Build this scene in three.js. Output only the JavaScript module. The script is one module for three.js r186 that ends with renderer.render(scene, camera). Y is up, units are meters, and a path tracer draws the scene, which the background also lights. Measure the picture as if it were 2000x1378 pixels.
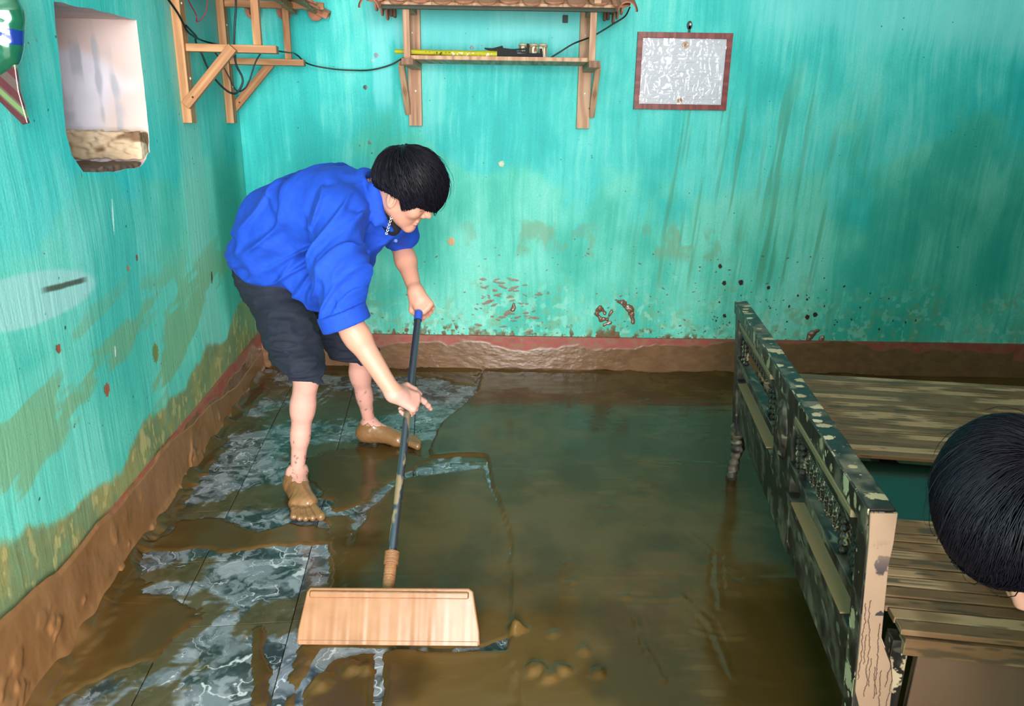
import * as THREE from 'three';
import { mergeGeometries, toCreasedNormals } from 'three/addons/utils/BufferGeometryUtils.js';
import { RoundedBoxGeometry } from 'three/addons/geometries/RoundedBoxGeometry.js';
import { RectAreaLightUniformsLib } from 'three/addons/lights/RectAreaLightUniformsLib.js';

// ---------------------------------------------------------------- camera, sky, light, exposure
const scene = new THREE.Scene();
const camera = new THREE.PerspectiveCamera(2 * Math.atan(689 / 1444) * 180 / Math.PI, 2000 / 1378, 0.05, 60);
camera.position.set(0, 1.3, 0);
camera.rotation.order = 'YXZ';
camera.rotation.set(-17.1 * Math.PI / 180, 0, 0.9 * Math.PI / 180);
const renderer = new THREE.WebGLRenderer({ antialias: true });
renderer.toneMapping = THREE.LinearToneMapping;
renderer.toneMappingExposure = 1.0;
renderer.shadowMap.enabled = true;
scene.background = new THREE.Color(1.0, 1.0, 1.0);           // even, overcast sky
scene.backgroundIntensity = 3.0;
RectAreaLightUniformsLib.init();
// daylight in the house doorway behind the photographer
const DOOR = { x0: -0.60, x1: 2.0, h: 2.5, z: 2.4 };
const dayLight = new THREE.RectAreaLight(new THREE.Color(1.0, 0.985, 0.96), 29, DOOR.x1 - DOOR.x0 - 0.06, DOOR.h - 0.06);
dayLight.position.set((DOOR.x0 + DOOR.x1) / 2, DOOR.h / 2, DOOR.z - 0.01);
dayLight.lookAt((DOOR.x0 + DOOR.x1) / 2, DOOR.h / 2, -5);
scene.add(dayLight);

// ---------------------------------------------------------------- helpers
let seed = 20240917;
const rnd = () => { seed = (seed + 0x6D2B79F5) | 0; let t = Math.imul(seed ^ (seed >>> 15), 1 | seed); t = (t + Math.imul(t ^ (t >>> 7), 61 | t)) ^ t; return ((t ^ (t >>> 14)) >>> 0) / 4294967296; };
const rr = (a, b) => a + (b - a) * rnd();
const clamp = (x, a = 0, b = 1) => x < a ? a : x > b ? b : x;
const lerp = (a, b, t) => a + (b - a) * t;
const sstep = (a, b, x) => { const t = clamp((x - a) / (b - a)); return t * t * (3 - 2 * t); };
const mix3 = (a, b, t) => [a[0] + (b[0] - a[0]) * t, a[1] + (b[1] - a[1]) * t, a[2] + (b[2] - a[2]) * t];
const hash3 = (x, y, z) => { let h = Math.imul(x, 374761393) ^ Math.imul(y, 668265263) ^ Math.imul(z, 2147483647 - 7919); h = Math.imul(h ^ (h >>> 13), 1274126177); h ^= h >>> 16; return (h >>> 0) / 4294967296; };
function n2(x, y, s = 0) {
  const xi = Math.floor(x), yi = Math.floor(y); let fx = x - xi, fy = y - yi; fx = fx * fx * (3 - 2 * fx); fy = fy * fy * (3 - 2 * fy);
  const a = hash3(xi, yi, s), b = hash3(xi + 1, yi, s), c = hash3(xi, yi + 1, s), d = hash3(xi + 1, yi + 1, s);
  return a + (b - a) * fx + (c - a) * fy + (a - b - c + d) * fx * fy;
}
function n3(x, y, z) {
  const zi = Math.floor(z); let f = z - zi; f = f * f * (3 - 2 * f);
  return lerp(n2(x, y, zi * 57 + 11), n2(x, y, zi * 57 + 68), f);
}
const fbm = (x, y, s = 0, o = 4) => { let a = 0, w = 0.5, t = 0; for (let i = 0; i < o; i++) { a += w * n2(x, y, s + i * 31); t += w; w *= 0.5; x = x * 2.03 + 17.1; y = y * 2.03 + 5.3; } return a / t; };

function dataTex(w, h, data, srgb, wrap = THREE.RepeatWrapping) {
  const t = new THREE.DataTexture(data, w, h, THREE.RGBAFormat);
  if (srgb) t.colorSpace = THREE.SRGBColorSpace;
  t.magFilter = t.minFilter = THREE.LinearFilter; t.wrapS = t.wrapT = wrap; t.needsUpdate = true;
  return t;
}
// fn(u, v) in metres -> [r, g, b, height, roughness] all 0..1; returns the maps of a surface sw x sh metres
function paint(w, h, sw, sh, fn, { rough = true, bump = true, wrap } = {}) {
  const c = new Uint8Array(w * h * 4), b = bump || rough ? new Uint8Array(w * h * 4) : null;
  for (let j = 0; j < h; j++) for (let i = 0; i < w; i++) {
    const k = (j * w + i) * 4, o = fn((i + 0.5) / w * sw, (j + 0.5) / h * sh);
    c[k] = clamp(o[0]) * 255; c[k + 1] = clamp(o[1]) * 255; c[k + 2] = clamp(o[2]) * 255; c[k + 3] = 255;
    if (b) { b[k] = clamp(o[3] ?? 0.5) * 255; b[k + 1] = clamp(o[4] ?? 0.6) * 255; b[k + 2] = 0; b[k + 3] = 255; }
  }
  const out = { map: dataTex(w, h, c, true, wrap) };
  if (b) { const t = dataTex(w, h, b, false, wrap); if (bump) out.bumpMap = t; if (rough) out.roughnessMap = t; }
  return out;
}
const names = {};
function numbered(n) { const k = names[n] = (names[n] ?? -1) + 1; return k ? `${n}_${String(k).padStart(3, '0')}` : n; }
function shadows(o) { o.traverse(m => { if (m.isMesh) { m.castShadow = true; m.receiveShadow = true; } }); return o; }
function mesh(name, geo, mat, parent) { const m = new THREE.Mesh(geo, mat); m.name = numbered(name); m.castShadow = m.receiveShadow = true; if (parent) parent.add(m); return m; }
function tag(o, label, category, group) { o.userData.label = label; o.userData.category = category; if (group) o.userData.group = group; if (!o.parent) scene.add(o); return o; }
function thing(name, label, category, pos = [0, 0, 0], group) { const g = new THREE.Group(); g.name = numbered(name); g.position.set(...pos); return tag(g, label, category, group); }
function struct(name, geo, mat, parent) { const m = mesh(name, geo, mat, parent ?? scene); m.userData.kind = 'structure'; return m; }
const box = (w, h, d, x = 0, y = 0, z = 0, r = 0.002) => { const g = r > 0 ? new RoundedBoxGeometry(w, h, d, 2, Math.min(r, w / 2.01, h / 2.01, d / 2.01)) : new THREE.BoxGeometry(w, h, d); g.translate(x, y, z); return metreUV(g); };
// uv in metres from the face's main direction
function metreUV(g, ox = 0, oy = 0) {
  const p = g.attributes.position, n = g.attributes.normal, uv = new Float32Array(p.count * 2);
  for (let i = 0; i < p.count; i++) {
    const ax = Math.abs(n.getX(i)), ay = Math.abs(n.getY(i)), az = Math.abs(n.getZ(i));
    let u, v; if (ax >= ay && ax >= az) { u = p.getZ(i); v = p.getY(i); } else if (ay >= az) { u = p.getX(i); v = p.getZ(i); } else { u = p.getX(i); v = p.getY(i); }
    uv[2 * i] = u + ox; uv[2 * i + 1] = v + oy;
  }
  g.setAttribute('uv', new THREE.BufferAttribute(uv, 2)); return g;
}
function planeUV(g, fu, fv) { const p = g.attributes.position, uv = new Float32Array(p.count * 2); for (let i = 0; i < p.count; i++) { uv[2 * i] = fu(p.getX(i), p.getY(i), p.getZ(i)); uv[2 * i + 1] = fv(p.getX(i), p.getY(i), p.getZ(i)); } g.setAttribute('uv', new THREE.BufferAttribute(uv, 2)); return g; }
const tube = (pts, r, seg = 40, rad = 8, closed = false) => new THREE.TubeGeometry(new THREE.CatmullRomCurve3(pts.map(p => new THREE.Vector3(...p)), closed), seg, r, rad, closed);
const std = (o) => new THREE.MeshStandardMaterial(o);
const phys = (o) => new THREE.MeshPhysicalMaterial(o);
const merge = (list) => { const l = list.map(g => { const k = g.index ? g.toNonIndexed() : g; for (const a of Object.keys(k.attributes)) if (!['position', 'normal', 'uv', 'color'].includes(a)) k.deleteAttribute(a); return k; }); return mergeGeometries(l); };

// vectors as arrays
const sub = (a, b) => [a[0] - b[0], a[1] - b[1], a[2] - b[2]], add = (a, b) => [a[0] + b[0], a[1] + b[1], a[2] + b[2]], mul = (a, s) => [a[0] * s, a[1] * s, a[2] * s];
const dot = (a, b) => a[0] * b[0] + a[1] * b[1] + a[2] * b[2], cross = (a, b) => [a[1] * b[2] - a[2] * b[1], a[2] * b[0] - a[0] * b[2], a[0] * b[1] - a[1] * b[0]];
const len = a => Math.hypot(...a), unit = a => mul(a, 1 / len(a));
// distance fields
const smin = (a, b, k) => { const h = Math.max(k - Math.abs(a - b), 0) / k; return Math.min(a, b) - h * h * k * 0.25; };
const smax = (a, b, k) => -smin(-a, -b, k);
const cap = (a, b, ra, rb = ra) => { const bx = b[0] - a[0], by = b[1] - a[1], bz = b[2] - a[2], q = 1 / Math.max(bx * bx + by * by + bz * bz, 1e-12); return (x, y, z) => { const px = x - a[0], py = y - a[1], pz = z - a[2], t = clamp((px * bx + py * by + pz * bz) * q); return Math.hypot(px - bx * t, py - by * t, pz - bz * t) - ra - (rb - ra) * t; }; };
const ell = (c, r, ax) => { const [X, Y, Z] = ax ?? [[1, 0, 0], [0, 1, 0], [0, 0, 1]]; return (x, y, z) => { const p = [x - c[0], y - c[1], z - c[2]], a = dot(p, X) / r[0], b = dot(p, Y) / r[1], d = dot(p, Z) / r[2], k0 = Math.hypot(a, b, d), k1 = Math.hypot(a / r[0], b / r[1], d / r[2]); return k1 < 1e-9 ? -Math.min(...r) : k0 * (k0 - 1) / k1; }; };
const union = (list, k = 0.02) => (x, y, z) => { let d = 1e3; for (const e of list) { const f = e.f ?? e; d = e.cut ? smax(d, -f(x, y, z), e.k ?? k) : smin(d, f(x, y, z), e.k ?? k); } return d; };
// smooth mesh of a distance field (surface nets)
function nets(f, mn, mx, h, color) {
  const N = [0, 1, 2].map(i => Math.ceil((mx[i] - mn[i]) / h) + 1), [nx, ny, nz] = N, val = new Float32Array(nx * ny * nz), B = 5;
  const at = (i, j, k) => (k * ny + j) * nx + i;
  for (let K = 0; K < nz; K += B) for (let J = 0; J < ny; J += B) for (let I = 0; I < nx; I += B) {
    const c = f(mn[0] + (I + 2) * h, mn[1] + (J + 2) * h, mn[2] + (K + 2) * h), far = Math.abs(c) > h * B * 1.5;
    for (let k = K; k < Math.min(K + B, nz); k++) for (let j = J; j < Math.min(J + B, ny); j++) for (let i = I; i < Math.min(I + B, nx); i++) val[at(i, j, k)] = far ? c : f(mn[0] + i * h, mn[1] + j * h, mn[2] + k * h);
  }
  const id = new Int32Array(nx * ny * nz).fill(-1), pos = [], idx = [];
  for (let k = 0; k < nz - 1; k++) for (let j = 0; j < ny - 1; j++) for (let i = 0; i < nx - 1; i++) {
    let n = 0, sx = 0, sy = 0, sz = 0; const v = [];
    for (let c = 0; c < 8; c++) v.push(val[at(i + (c & 1), j + (c >> 1 & 1), k + (c >> 2))]);
    for (let a = 0; a < 8; a++) for (let e = 1; e < 8; e <<= 1) { const b = a | e; if (b === a || (v[a] < 0) === (v[b] < 0)) continue; const t = v[a] / (v[a] - v[b]); sx += (a & 1) + (e === 1 ? t : 0); sy += (a >> 1 & 1) + (e === 2 ? t : 0); sz += (a >> 2) + (e === 4 ? t : 0); n++; }
    if (!n) continue;
    id[at(i, j, k)] = pos.length / 3; pos.push(mn[0] + (i + sx / n) * h, mn[1] + (j + sy / n) * h, mn[2] + (k + sz / n) * h);
  }
  const quad = (a, b, c, d, flip) => { if (a < 0 || b < 0 || c < 0 || d < 0) return; flip ? idx.push(a, c, b, a, d, c) : idx.push(a, b, c, a, c, d); };
  for (let k = 1; k < nz - 1; k++) for (let j = 1; j < ny - 1; j++) for (let i = 1; i < nx - 1; i++) {
    const s = val[at(i, j, k)] < 0;
    if (s !== val[at(i + 1, j, k)] < 0) quad(id[at(i, j - 1, k - 1)], id[at(i, j, k - 1)], id[at(i, j, k)], id[at(i, j - 1, k)], !s);
    if (s !== val[at(i, j + 1, k)] < 0) quad(id[at(i - 1, j, k - 1)], id[at(i - 1, j, k)], id[at(i, j, k)], id[at(i, j, k - 1)], !s);
    if (s !== val[at(i, j, k + 1)] < 0) quad(id[at(i - 1, j - 1, k)], id[at(i, j - 1, k)], id[at(i, j, k)], id[at(i - 1, j, k)], !s);
  }
  const nrm = new Float32Array(pos.length), uv = new Float32Array(pos.length / 3 * 2), e = h * 0.6, col = color ? new Float32Array(pos.length) : null;
  for (let i = 0; i < pos.length; i += 3) {
    const x = pos[i], y = pos[i + 1], z = pos[i + 2];
    const g = [f(x + e, y, z) - f(x - e, y, z), f(x, y + e, z) - f(x, y - e, z), f(x, y, z + e) - f(x, y, z - e)], l = Math.hypot(...g) || 1;
    nrm.set([g[0] / l, g[1] / l, g[2] / l], i); uv[i / 3 * 2] = x + z * 0.7; uv[i / 3 * 2 + 1] = y + z * 0.3;
    if (col) col.set(color(x, y, z), i);
  }
  const g = new THREE.BufferGeometry();
  g.setAttribute('position', new THREE.BufferAttribute(new Float32Array(pos), 3)); g.setAttribute('normal', new THREE.BufferAttribute(nrm, 3)); g.setAttribute('uv', new THREE.BufferAttribute(uv, 2));
  if (col) g.setAttribute('color', new THREE.BufferAttribute(col, 3));
  g.setIndex(idx); return g;
}
function joinIndexed(list) { return mergeGeometries(list); }
// signed distance to a closed outline, negative inside
function polyDist(p, x, y) {
  let d = 1e9, s = 1;
  for (let i = 0, j = p.length - 1; i < p.length; j = i++) {
    const ex = p[j][0] - p[i][0], ey = p[j][1] - p[i][1], wx = x - p[i][0], wy = y - p[i][1], t = clamp((wx * ex + wy * ey) / (ex * ex + ey * ey));
    const bx = wx - ex * t, by = wy - ey * t; d = Math.min(d, bx * bx + by * by);
    if ((p[i][1] > y) !== (p[j][1] > y) && x < ex * (y - p[i][1]) / ey + p[i][0]) s = -s;
  }
  return s * Math.sqrt(d);
}

// ---------------------------------------------------------------- the room's measures
const ZB = -3.9;                                              // face of the back wall
const LD = unit([0.108, 0, 1]), LN = [LD[2], 0, -LD[0]];     // along the left wall towards the door, and out of it into the room
const LW = (s, y, out = 0) => [-1.39 + LD[0] * s + LN[0] * out, y, ZB + LD[2] * s + LN[2] * out];
const leftFrame = new THREE.Matrix4().makeBasis(new THREE.Vector3(...LD), new THREE.Vector3(0, 1, 0), new THREE.Vector3(...mul(LN, -1))).setPosition(-1.39, 0, ZB);   // local: x along, y up, z into the wall
const S = (r, g, b) => [r / 255, g / 255, b / 255];
const MUD = S(112, 78, 46), MUDPALE = S(205, 165, 125);

// ---------------------------------------------------------------- wall paint
function teal(x, y, sd) {
  const warpx = x + (fbm(x * 3, y * 3, sd + 5, 2) - 0.5) * 0.05;
  const big = fbm(x * 1.5, y * 0.8, sd, 3), mid = fbm(x * 5, y * 3.2, sd + 3, 4);
  const st = n2(warpx * 55, y * 2.6, sd + 9) * 0.5 + n2(warpx * 150, y * 7, sd + 12) * 0.3 + n2(warpx * 310, y * 22, sd + 13) * 0.2;
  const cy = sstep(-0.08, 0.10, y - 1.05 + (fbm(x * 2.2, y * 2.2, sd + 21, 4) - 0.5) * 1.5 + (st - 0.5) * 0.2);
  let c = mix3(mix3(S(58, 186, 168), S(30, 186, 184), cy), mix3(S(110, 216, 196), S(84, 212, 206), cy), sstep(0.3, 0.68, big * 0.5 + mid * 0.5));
  c = mix3(c, S(146, 226, 216), sstep(0.48, 0.72, mid * 0.5 + st * 0.5) * 0.42);
  c = mix3(c, S(12, 146, 142), sstep(0.52, 0.3, st * 0.6 + mid * 0.4) * 0.18);
  const g = n2(x * 420, y * 420, sd + 15);
  c = c.map(v => v * (0.95 + 0.1 * g));
  return [c, 0.5 + (st - 0.5) * 0.5 + (mid - 0.5) * 0.4 + (g - 0.5) * 0.15, st, mid, big];
}
const speckles = (n, f) => Array.from({ length: n }, f);
// scattered dots drawn after the first pass: [x, y, rx, ry, turn, colour, alpha]
function drawer(list, cell) {
  const grid = new Map();
  for (const d of list) { const R = Math.max(d[2], d[3]) * 1.5; for (let i = Math.floor((d[0] - R) / cell); i <= Math.floor((d[0] + R) / cell); i++) for (let j = Math.floor((d[1] - R) / cell); j <= Math.floor((d[1] + R) / cell); j++) { const k = i * 4096 + j; if (!grid.has(k)) grid.set(k, []); grid.get(k).push(d); } }
  return (x, y, c) => {
    let hgt = 0;
    for (const d of grid.get(Math.floor(x / cell) * 4096 + Math.floor(y / cell)) ?? []) {
      const cs = Math.cos(d[4]), sn = Math.sin(d[4]), dx = x - d[0], dy = y - d[1], q = Math.hypot((dx * cs + dy * sn) / d[2], (dy * cs - dx * sn) / d[3]) + (n2(x * 260, y * 260, 3) - 0.5) * 0.5;
      const a = sstep(1.08, 0.86, q) * d[6]; if (a > 0) { for (let k = 0; k < 3; k++) c[k] = lerp(c[k], d[5][k], a); hgt = Math.max(hgt, a); }
    }
    return hgt;
  };
}
// back wall: u = x + 1.45, v = y
const backDots = [];
for (let i = 0; i < 300; i++) { const x = rr(1.0, 3.0) + rr(-0.5, 0.5), y = 0.2 + Math.abs(rr(0, 1) ** 2.6) * 0.5; const r = rr(0.0012, 0.0042); backDots.push([x, y, r * rr(1, 2.6), r, rr(-0.6, 0.6), S(118, 84, 62), rr(0.6, 1)]); }
for (let i = 0; i < 60; i++) { const x = rr(1.25, 1.6), y = rr(0.2, 0.52), r = rr(0.003, 0.008); backDots.push([x, y, r * rr(1.6, 4), r, rr(-0.5, 0.5), S(122, 88, 66), rr(0.5, 0.95)]); }
for (let i = 0; i < 40; i++) { const x = rr(2.5, 3.75), y = rr(0.25, 0.55), r = rr(0.0015, 0.006); backDots.push([x, y, r, r * rr(1, 1.5), rr(-0.6, 0.6), S(70, 52, 42), 1]); }
for (const [x, y, r] of [[2.55, 0.6, 0.010], [2.58, 0.51, 0.011], [2.67, 0.515, 0.013], [2.82, 0.49, 0.009], [3.05, 0.33, 0.012], [3.09, 0.345, 0.012], [2.6, 0.33, 0.009]]) backDots.push([x, y, r, r * 1.2, 0.4, S(66, 48, 40), 1]);
for (let i = 0; i < 120; i++) backDots.push([rr(0, 4.2), rr(0.5, 2.1), rr(0.0012, 0.004), rr(0.0012, 0.003), rr(0, 3), S(40, 62, 62), rr(0.4, 0.9)]);
for (const [x, y, r, c] of [[0.71, 1.205, 0.009, S(104, 112, 106)], [0.66, 1.19, 0.003, S(80, 66, 58)], [0.72, 1.155, 0.004, S(60, 80, 76)], [1.38, 1.11, 0.016, S(150, 170, 130)], [1.12, 0.71, 0.02, S(196, 150, 96)], [0.70, 1.47, 0.011, S(62, 70, 70)], [0.76, 1.62, 0.012, S(140, 140, 150)], [0.74, 1.595, 0.008, S(170, 190, 200)], [1.23, 1.66, 0.009, S(80, 110, 112)]]) backDots.push([x, y, r, r, 0, c, 1]);
const drawBack = drawer(backDots, 0.05);
function backWall(u, v) {
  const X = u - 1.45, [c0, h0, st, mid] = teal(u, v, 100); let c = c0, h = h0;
  const pale = S(132, 222, 224);
  const w = (fbm(u * 4, v * 4, 40, 4) - 0.5) * 0.25 + (st - 0.5) * 0.2;
  // paler first coat left bare: over the shelf, right top corner, dribble left of the shelf
  let p = sstep(-0.03, 0.05, v - 1.64 + w * 0.5 + (X < -0.45 ? -0.02 : 0)) * sstep(-0.75, -0.70, X + w * 0.2) * sstep(0.36, 0.3, X);
  p = Math.max(p, sstep(-0.04, 0.16, v - 1.68 - (X - 1.1) * -0.05 + w * 0.7) * sstep(0.95, 1.3, X));
  p = Math.max(p, sstep(0.055, 0.035, Math.abs(X + 0.665 + w * 0.12)) * sstep(1.30, 1.42, v + w * 0.3));
  p = Math.max(p, sstep(0.05, 0.03, Math.abs(X + 0.41 + w * 0.1)) * sstep(1.2, 1.35, v) * 0.6);
  c = mix3(c, pale, p * 0.62);
  // mossy streaks right of the middle
  const band = sstep(0.5, 0.85, X) * sstep(1.95, 1.45, X) * sstep(0.35, 0.6, v) * sstep(1.75, 1.3, v);
  const lean = X + (v - 0.9) * -0.08;
  c = mix3(c, S(74, 132, 96), band * sstep(0.54, 0.8, n2(lean * 26, v * 1.6, 61) * 0.6 + n2(lean * 90, v * 5, 62) * 0.4) * 0.42);
  // rubbed, dirty row of patches
  const row = sstep(0.12, 0.05, Math.abs(v - 0.73 + (fbm(u * 3, v, 8, 2) - 0.5) * 0.1)) * sstep(-0.4, -0.1, X) * sstep(1.3, 1.0, X);
  c = mix3(c, S(128, 160, 128), row * sstep(0.5, 0.66, fbm(u * 14, v * 9, 71, 4)) * 0.55);
  // dried splash above the foot of the wall
  const low = sstep(0.62, 0.22, v + (fbm(u * 7, v * 7, 81, 4) - 0.5) * 0.5);
  c = mix3(c, S(138, 168, 126), low * sstep(0.46, 0.7, fbm(u * 30, v * 30, 83, 5)) * 0.5);
  c = mix3(c, S(176, 232, 214), low * sstep(0.58, 0.7, fbm(u * 34, v * 30, 85, 3)) * 0.5);
  c = mix3(c, MUD, sstep(0.265, 0.2, v + (fbm(u * 16, v * 16, 87, 4) - 0.45) * 0.16) * sstep(0.53, 0.59, fbm(u * 40, v * 28, 89, 3)) * sstep(3.2, 2.2, u));
  const d = drawBack(u, v, c); h += d * 0.35;
  return [c[0], c[1], c[2], h, 0.62 - d * 0.3];
}
// left wall: u = distance from the corner, v = height
const leftDots = [];
for (let i = 0; i < 170; i++) leftDots.push([rr(0.1, 2.8), rr(0.25, 1.9), rr(0.001, 0.005), rr(0.001, 0.004), rr(0, 3), rnd() < 0.7 ? S(34, 66, 60) : S(120, 84, 58), rr(0.5, 1)]);
for (const [x, y, a, b, c] of [[1.87, 0.54, 0.018, 0.02, S(150, 92, 66)], [0.74, 0.65, 0.012, 0.026, S(62, 62, 48)], [1.60, 0.85, 0.011, 0.009, S(176, 130, 84)], [1.52, 0.87, 0.009, 0.011, S(130, 82, 60)], [1.78, 0.63, 0.005, 0.018, S(226, 238, 226)], [1.47, 0.53, 0.026, 0.035, S(116, 134, 70)], [2.10, 0.735, 0.014, 0.012, S(140, 84, 60)], [2.36, 0.86, 0.022, 0.02, S(216, 160, 130)], [1.85, 1.32, 0.012, 0.03, S(160, 220, 210)], [1.66, 1.02, 0.006, 0.05, S(190, 236, 226)]]) leftDots.push([x, y, a, b, 0.2, c, 1]);
const drawLeft = drawer(leftDots, 0.05);
function leftWall(u, v) {
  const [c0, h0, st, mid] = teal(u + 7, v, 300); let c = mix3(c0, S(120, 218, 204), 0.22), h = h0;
  const w = (fbm(u * 5, v * 5, 140, 4) - 0.5) * 0.25;
  c = mix3(c, S(118, 186, 186), sstep(-0.05, 0.1, v - 1.6 + w) * sstep(1.1, 0.6, u) * 0.6);
  // upright pale brush band and the darker one beside it
  c = mix3(c, S(140, 208, 196), sstep(0.985, 0.955, u + w * 0.06) * sstep(0.66, 0.72, u) * (0.35 + 0.4 * mid));
  c = mix3(c, S(30, 140, 120), sstep(0.62, 0.5, u + w * 0.2) * sstep(0.06, 0.2, u) * sstep(1.4, 1.0, v) * 0.5);
  // pale swipe of filler with a crack in it
  const a = -0.09, sx = (u - 2.18) * Math.cos(a) - (v - 0.885) * Math.sin(a), sy = (u - 2.18) * Math.sin(a) + (v - 0.885) * Math.cos(a);
  const sw = sstep(1.1, 0.9, Math.hypot(sx / 0.33, sy / 0.062) + w * 0.8);
  c = mix3(c, S(160, 220, 214), sw * 0.9);
  c = mix3(c, S(70, 84, 68), sstep(0.010, 0.004, Math.abs(sy - 0.012 + w * 0.06)) * sstep(0.14, 0.08, Math.abs(sx + 0.17)) * 0.9);
  // lighter square of paint low down by the door side
  c = mix3(c, S(128, 222, 204), sstep(2.07, 2.09, u + w * 0.03) * sstep(0.74, 0.7, v + w * 0.1) * 0.45);
  // dried flood film: olive, with its own ragged outline
  const line = 0.36 + 0.05 * Math.sin(u * 2.6 + 0.5) + (fbm(u * 3.2, v * 2, 151, 5) - 0.5) * 0.26;
  const film = sstep(line + 0.012, line - 0.02, v);
  const grain = fbm(u * 38, v * 22, 153, 4);
  c = mix3(c, mix3(S(152, 132, 72), S(122, 122, 76), sstep(0.4, 0.62, fbm(u * 10, v * 8, 155, 4))), film * (0.66 + 0.34 * grain));
  c = mix3(c, S(196, 190, 130), film * sstep(0.58, 0.72, grain) * 0.6);
  const smear = sstep(0.55, 0.63, fbm(u * 2.6, v * 9 + u * 1.5, 157, 4)) * sstep(0.95, 0.6, v) * sstep(0.3, 0.4, v);
  c = mix3(c, S(132, 158, 104), smear * 0.55);
  const d = drawLeft(u, v, c); h += d * -0.2;
  return [c[0], c[1], c[2], h, 0.62];
}
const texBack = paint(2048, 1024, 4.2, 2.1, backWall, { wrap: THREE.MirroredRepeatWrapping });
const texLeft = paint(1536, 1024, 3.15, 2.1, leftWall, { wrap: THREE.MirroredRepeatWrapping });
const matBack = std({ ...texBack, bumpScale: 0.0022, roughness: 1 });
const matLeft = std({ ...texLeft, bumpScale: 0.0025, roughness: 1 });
const plasterMaps = paint(512, 512, 1, 1, (u, v) => { const m = fbm(u * 8, v * 8, 400, 4), s = n2(u * 40, v * 6, 402), q = fbm(u * 3, v * 3, 404, 3); let c = mix3(S(206, 202, 218), S(232, 228, 240), m); c = mix3(c, S(206, 182, 172), sstep(0.48, 0.66, q) * 0.8); c = mix3(c, S(166, 168, 180), sstep(0.56, 0.72, s * 0.5 + m * 0.5) * 0.75); return [...c, m * 0.7 + s * 0.3, 0.8]; });
const matPlaster = std({ ...plasterMaps, bumpScale: 0.004, roughness: 1 });
const concreteMaps = paint(256, 256, 1, 1, (u, v) => { const m = fbm(u * 12, v * 12, 420, 4); return [...mix3(S(120, 116, 108), S(160, 155, 146), m), m, 0.9]; });
const matConcrete = std({ ...concreteMaps, bumpScale: 0.002, roughness: 1 });

// ---------------------------------------------------------------- room shell
const RX = 2.85, CEIL = 2.9;
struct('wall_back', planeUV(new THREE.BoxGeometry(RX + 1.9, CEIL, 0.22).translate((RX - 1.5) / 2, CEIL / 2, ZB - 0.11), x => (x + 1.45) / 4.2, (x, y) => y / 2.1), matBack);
// left wall: a thick wall with a deep opening in it
{
  const sh = new THREE.Shape([[-0.22, 0], [6.45, 0], [6.45, CEIL], [-0.22, CEIL]].map(p => new THREE.Vector2(...p)));
  const hole = [], edge = [[1.262, 1.612], [1.55, 1.602], [1.835, 1.588], [1.852, 1.43], [1.876, 1.262], [1.862, 1.205], [1.81, 1.158], [1.6, 1.147], [1.385, 1.150], [1.292, 1.196], [1.277, 1.25], [1.268, 1.40]];
  for (let i = 0; i < edge.length; i++) { const a = edge[i], b = edge[(i + 1) % edge.length]; for (let k = 0; k < 6; k++) { const t = k / 6, q = (n2(i * 3.1 + k, 7.7, 5) - 0.5) * 0.005; hole.push(new THREE.Vector2(lerp(a[0], b[0], t) + q, lerp(a[1], b[1], t) + q)); } }
  sh.holes.push(new THREE.Path(hole));
  const g = new THREE.ExtrudeGeometry(sh, { depth: 0.285, bevelEnabled: false });
  const p = g.attributes.position, nn = g.attributes.normal, uv = g.attributes.uv;
  for (let i = 0; i < p.count; i++) { if (Math.abs(nn.getZ(i)) > 0.7) uv.setXY(i, p.getX(i) / 3.15, p.getY(i) / 2.1); else uv.setXY(i, p.getZ(i) + p.getX(i) * 0.3, p.getY(i)); }
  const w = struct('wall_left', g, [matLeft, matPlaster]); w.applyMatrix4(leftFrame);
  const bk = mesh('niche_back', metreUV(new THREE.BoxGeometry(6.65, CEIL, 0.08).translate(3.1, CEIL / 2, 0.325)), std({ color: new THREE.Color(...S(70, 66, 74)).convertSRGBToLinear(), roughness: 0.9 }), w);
  // broken ledge of mortar along the far jamb and the muddy bottom of the opening
  const ledgeF = (x, y, z) => { const q = [Math.abs(x - 1.30) - 0.05, Math.abs(y - 1.216) - 0.04, Math.abs(z - 0.145) - 0.14]; return Math.hypot(Math.max(q[0], 0), Math.max(q[1], 0), Math.max(q[2], 0)) + Math.min(Math.max(...q), 0) - 0.004 + (n3(x * 60, y * 60, z * 60) - 0.5) * 0.012 + (n3(x * 150, y * 150, z * 50) - 0.5) * 0.006 + Math.max(0, 0.004 - z) * 2; };
  mesh('ledge', nets(ledgeF, [1.2, 1.15, -0.02], [1.38, 1.28, 0.3], 0.004), std({ ...paint(256, 256, 0.5, 0.5, (u, v) => { const m = fbm(u * 30, v * 30, 430, 4); let c = mix3(S(186, 160, 128), S(220, 200, 172), m); c = mix3(c, S(120, 92, 66), sstep(0.62, 0.72, fbm(u * 22, v * 40, 433, 3))); return [...c, m, 0.8]; }), bumpScale: 0.003, roughness: 1 }), w);
  const sillF = (x, y, z) => { const q = [Math.abs(x - 1.59) - 0.24, Math.abs(y - 1.15) - 0.014, Math.abs(z - 0.145) - 0.14]; return Math.max(...q) + (n3(x * 40, y * 40, z * 40) - 0.5) * 0.012; };
  mesh('niche_sill', nets(sillF, [1.3, 1.11, -0.02], [1.86, 1.2, 0.3], 0.006), std({ color: new THREE.Color(...S(98, 76, 62)).convertSRGBToLinear(), roughness: 0.75 }), w);
}
struct('wall_right', metreUV(new THREE.BoxGeometry(0.22, CEIL, 6.7).translate(RX + 0.11, CEIL / 2, -0.7)), std({ color: new THREE.Color(0.06, 0.05, 0.04), roughness: 0.8 }));
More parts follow.
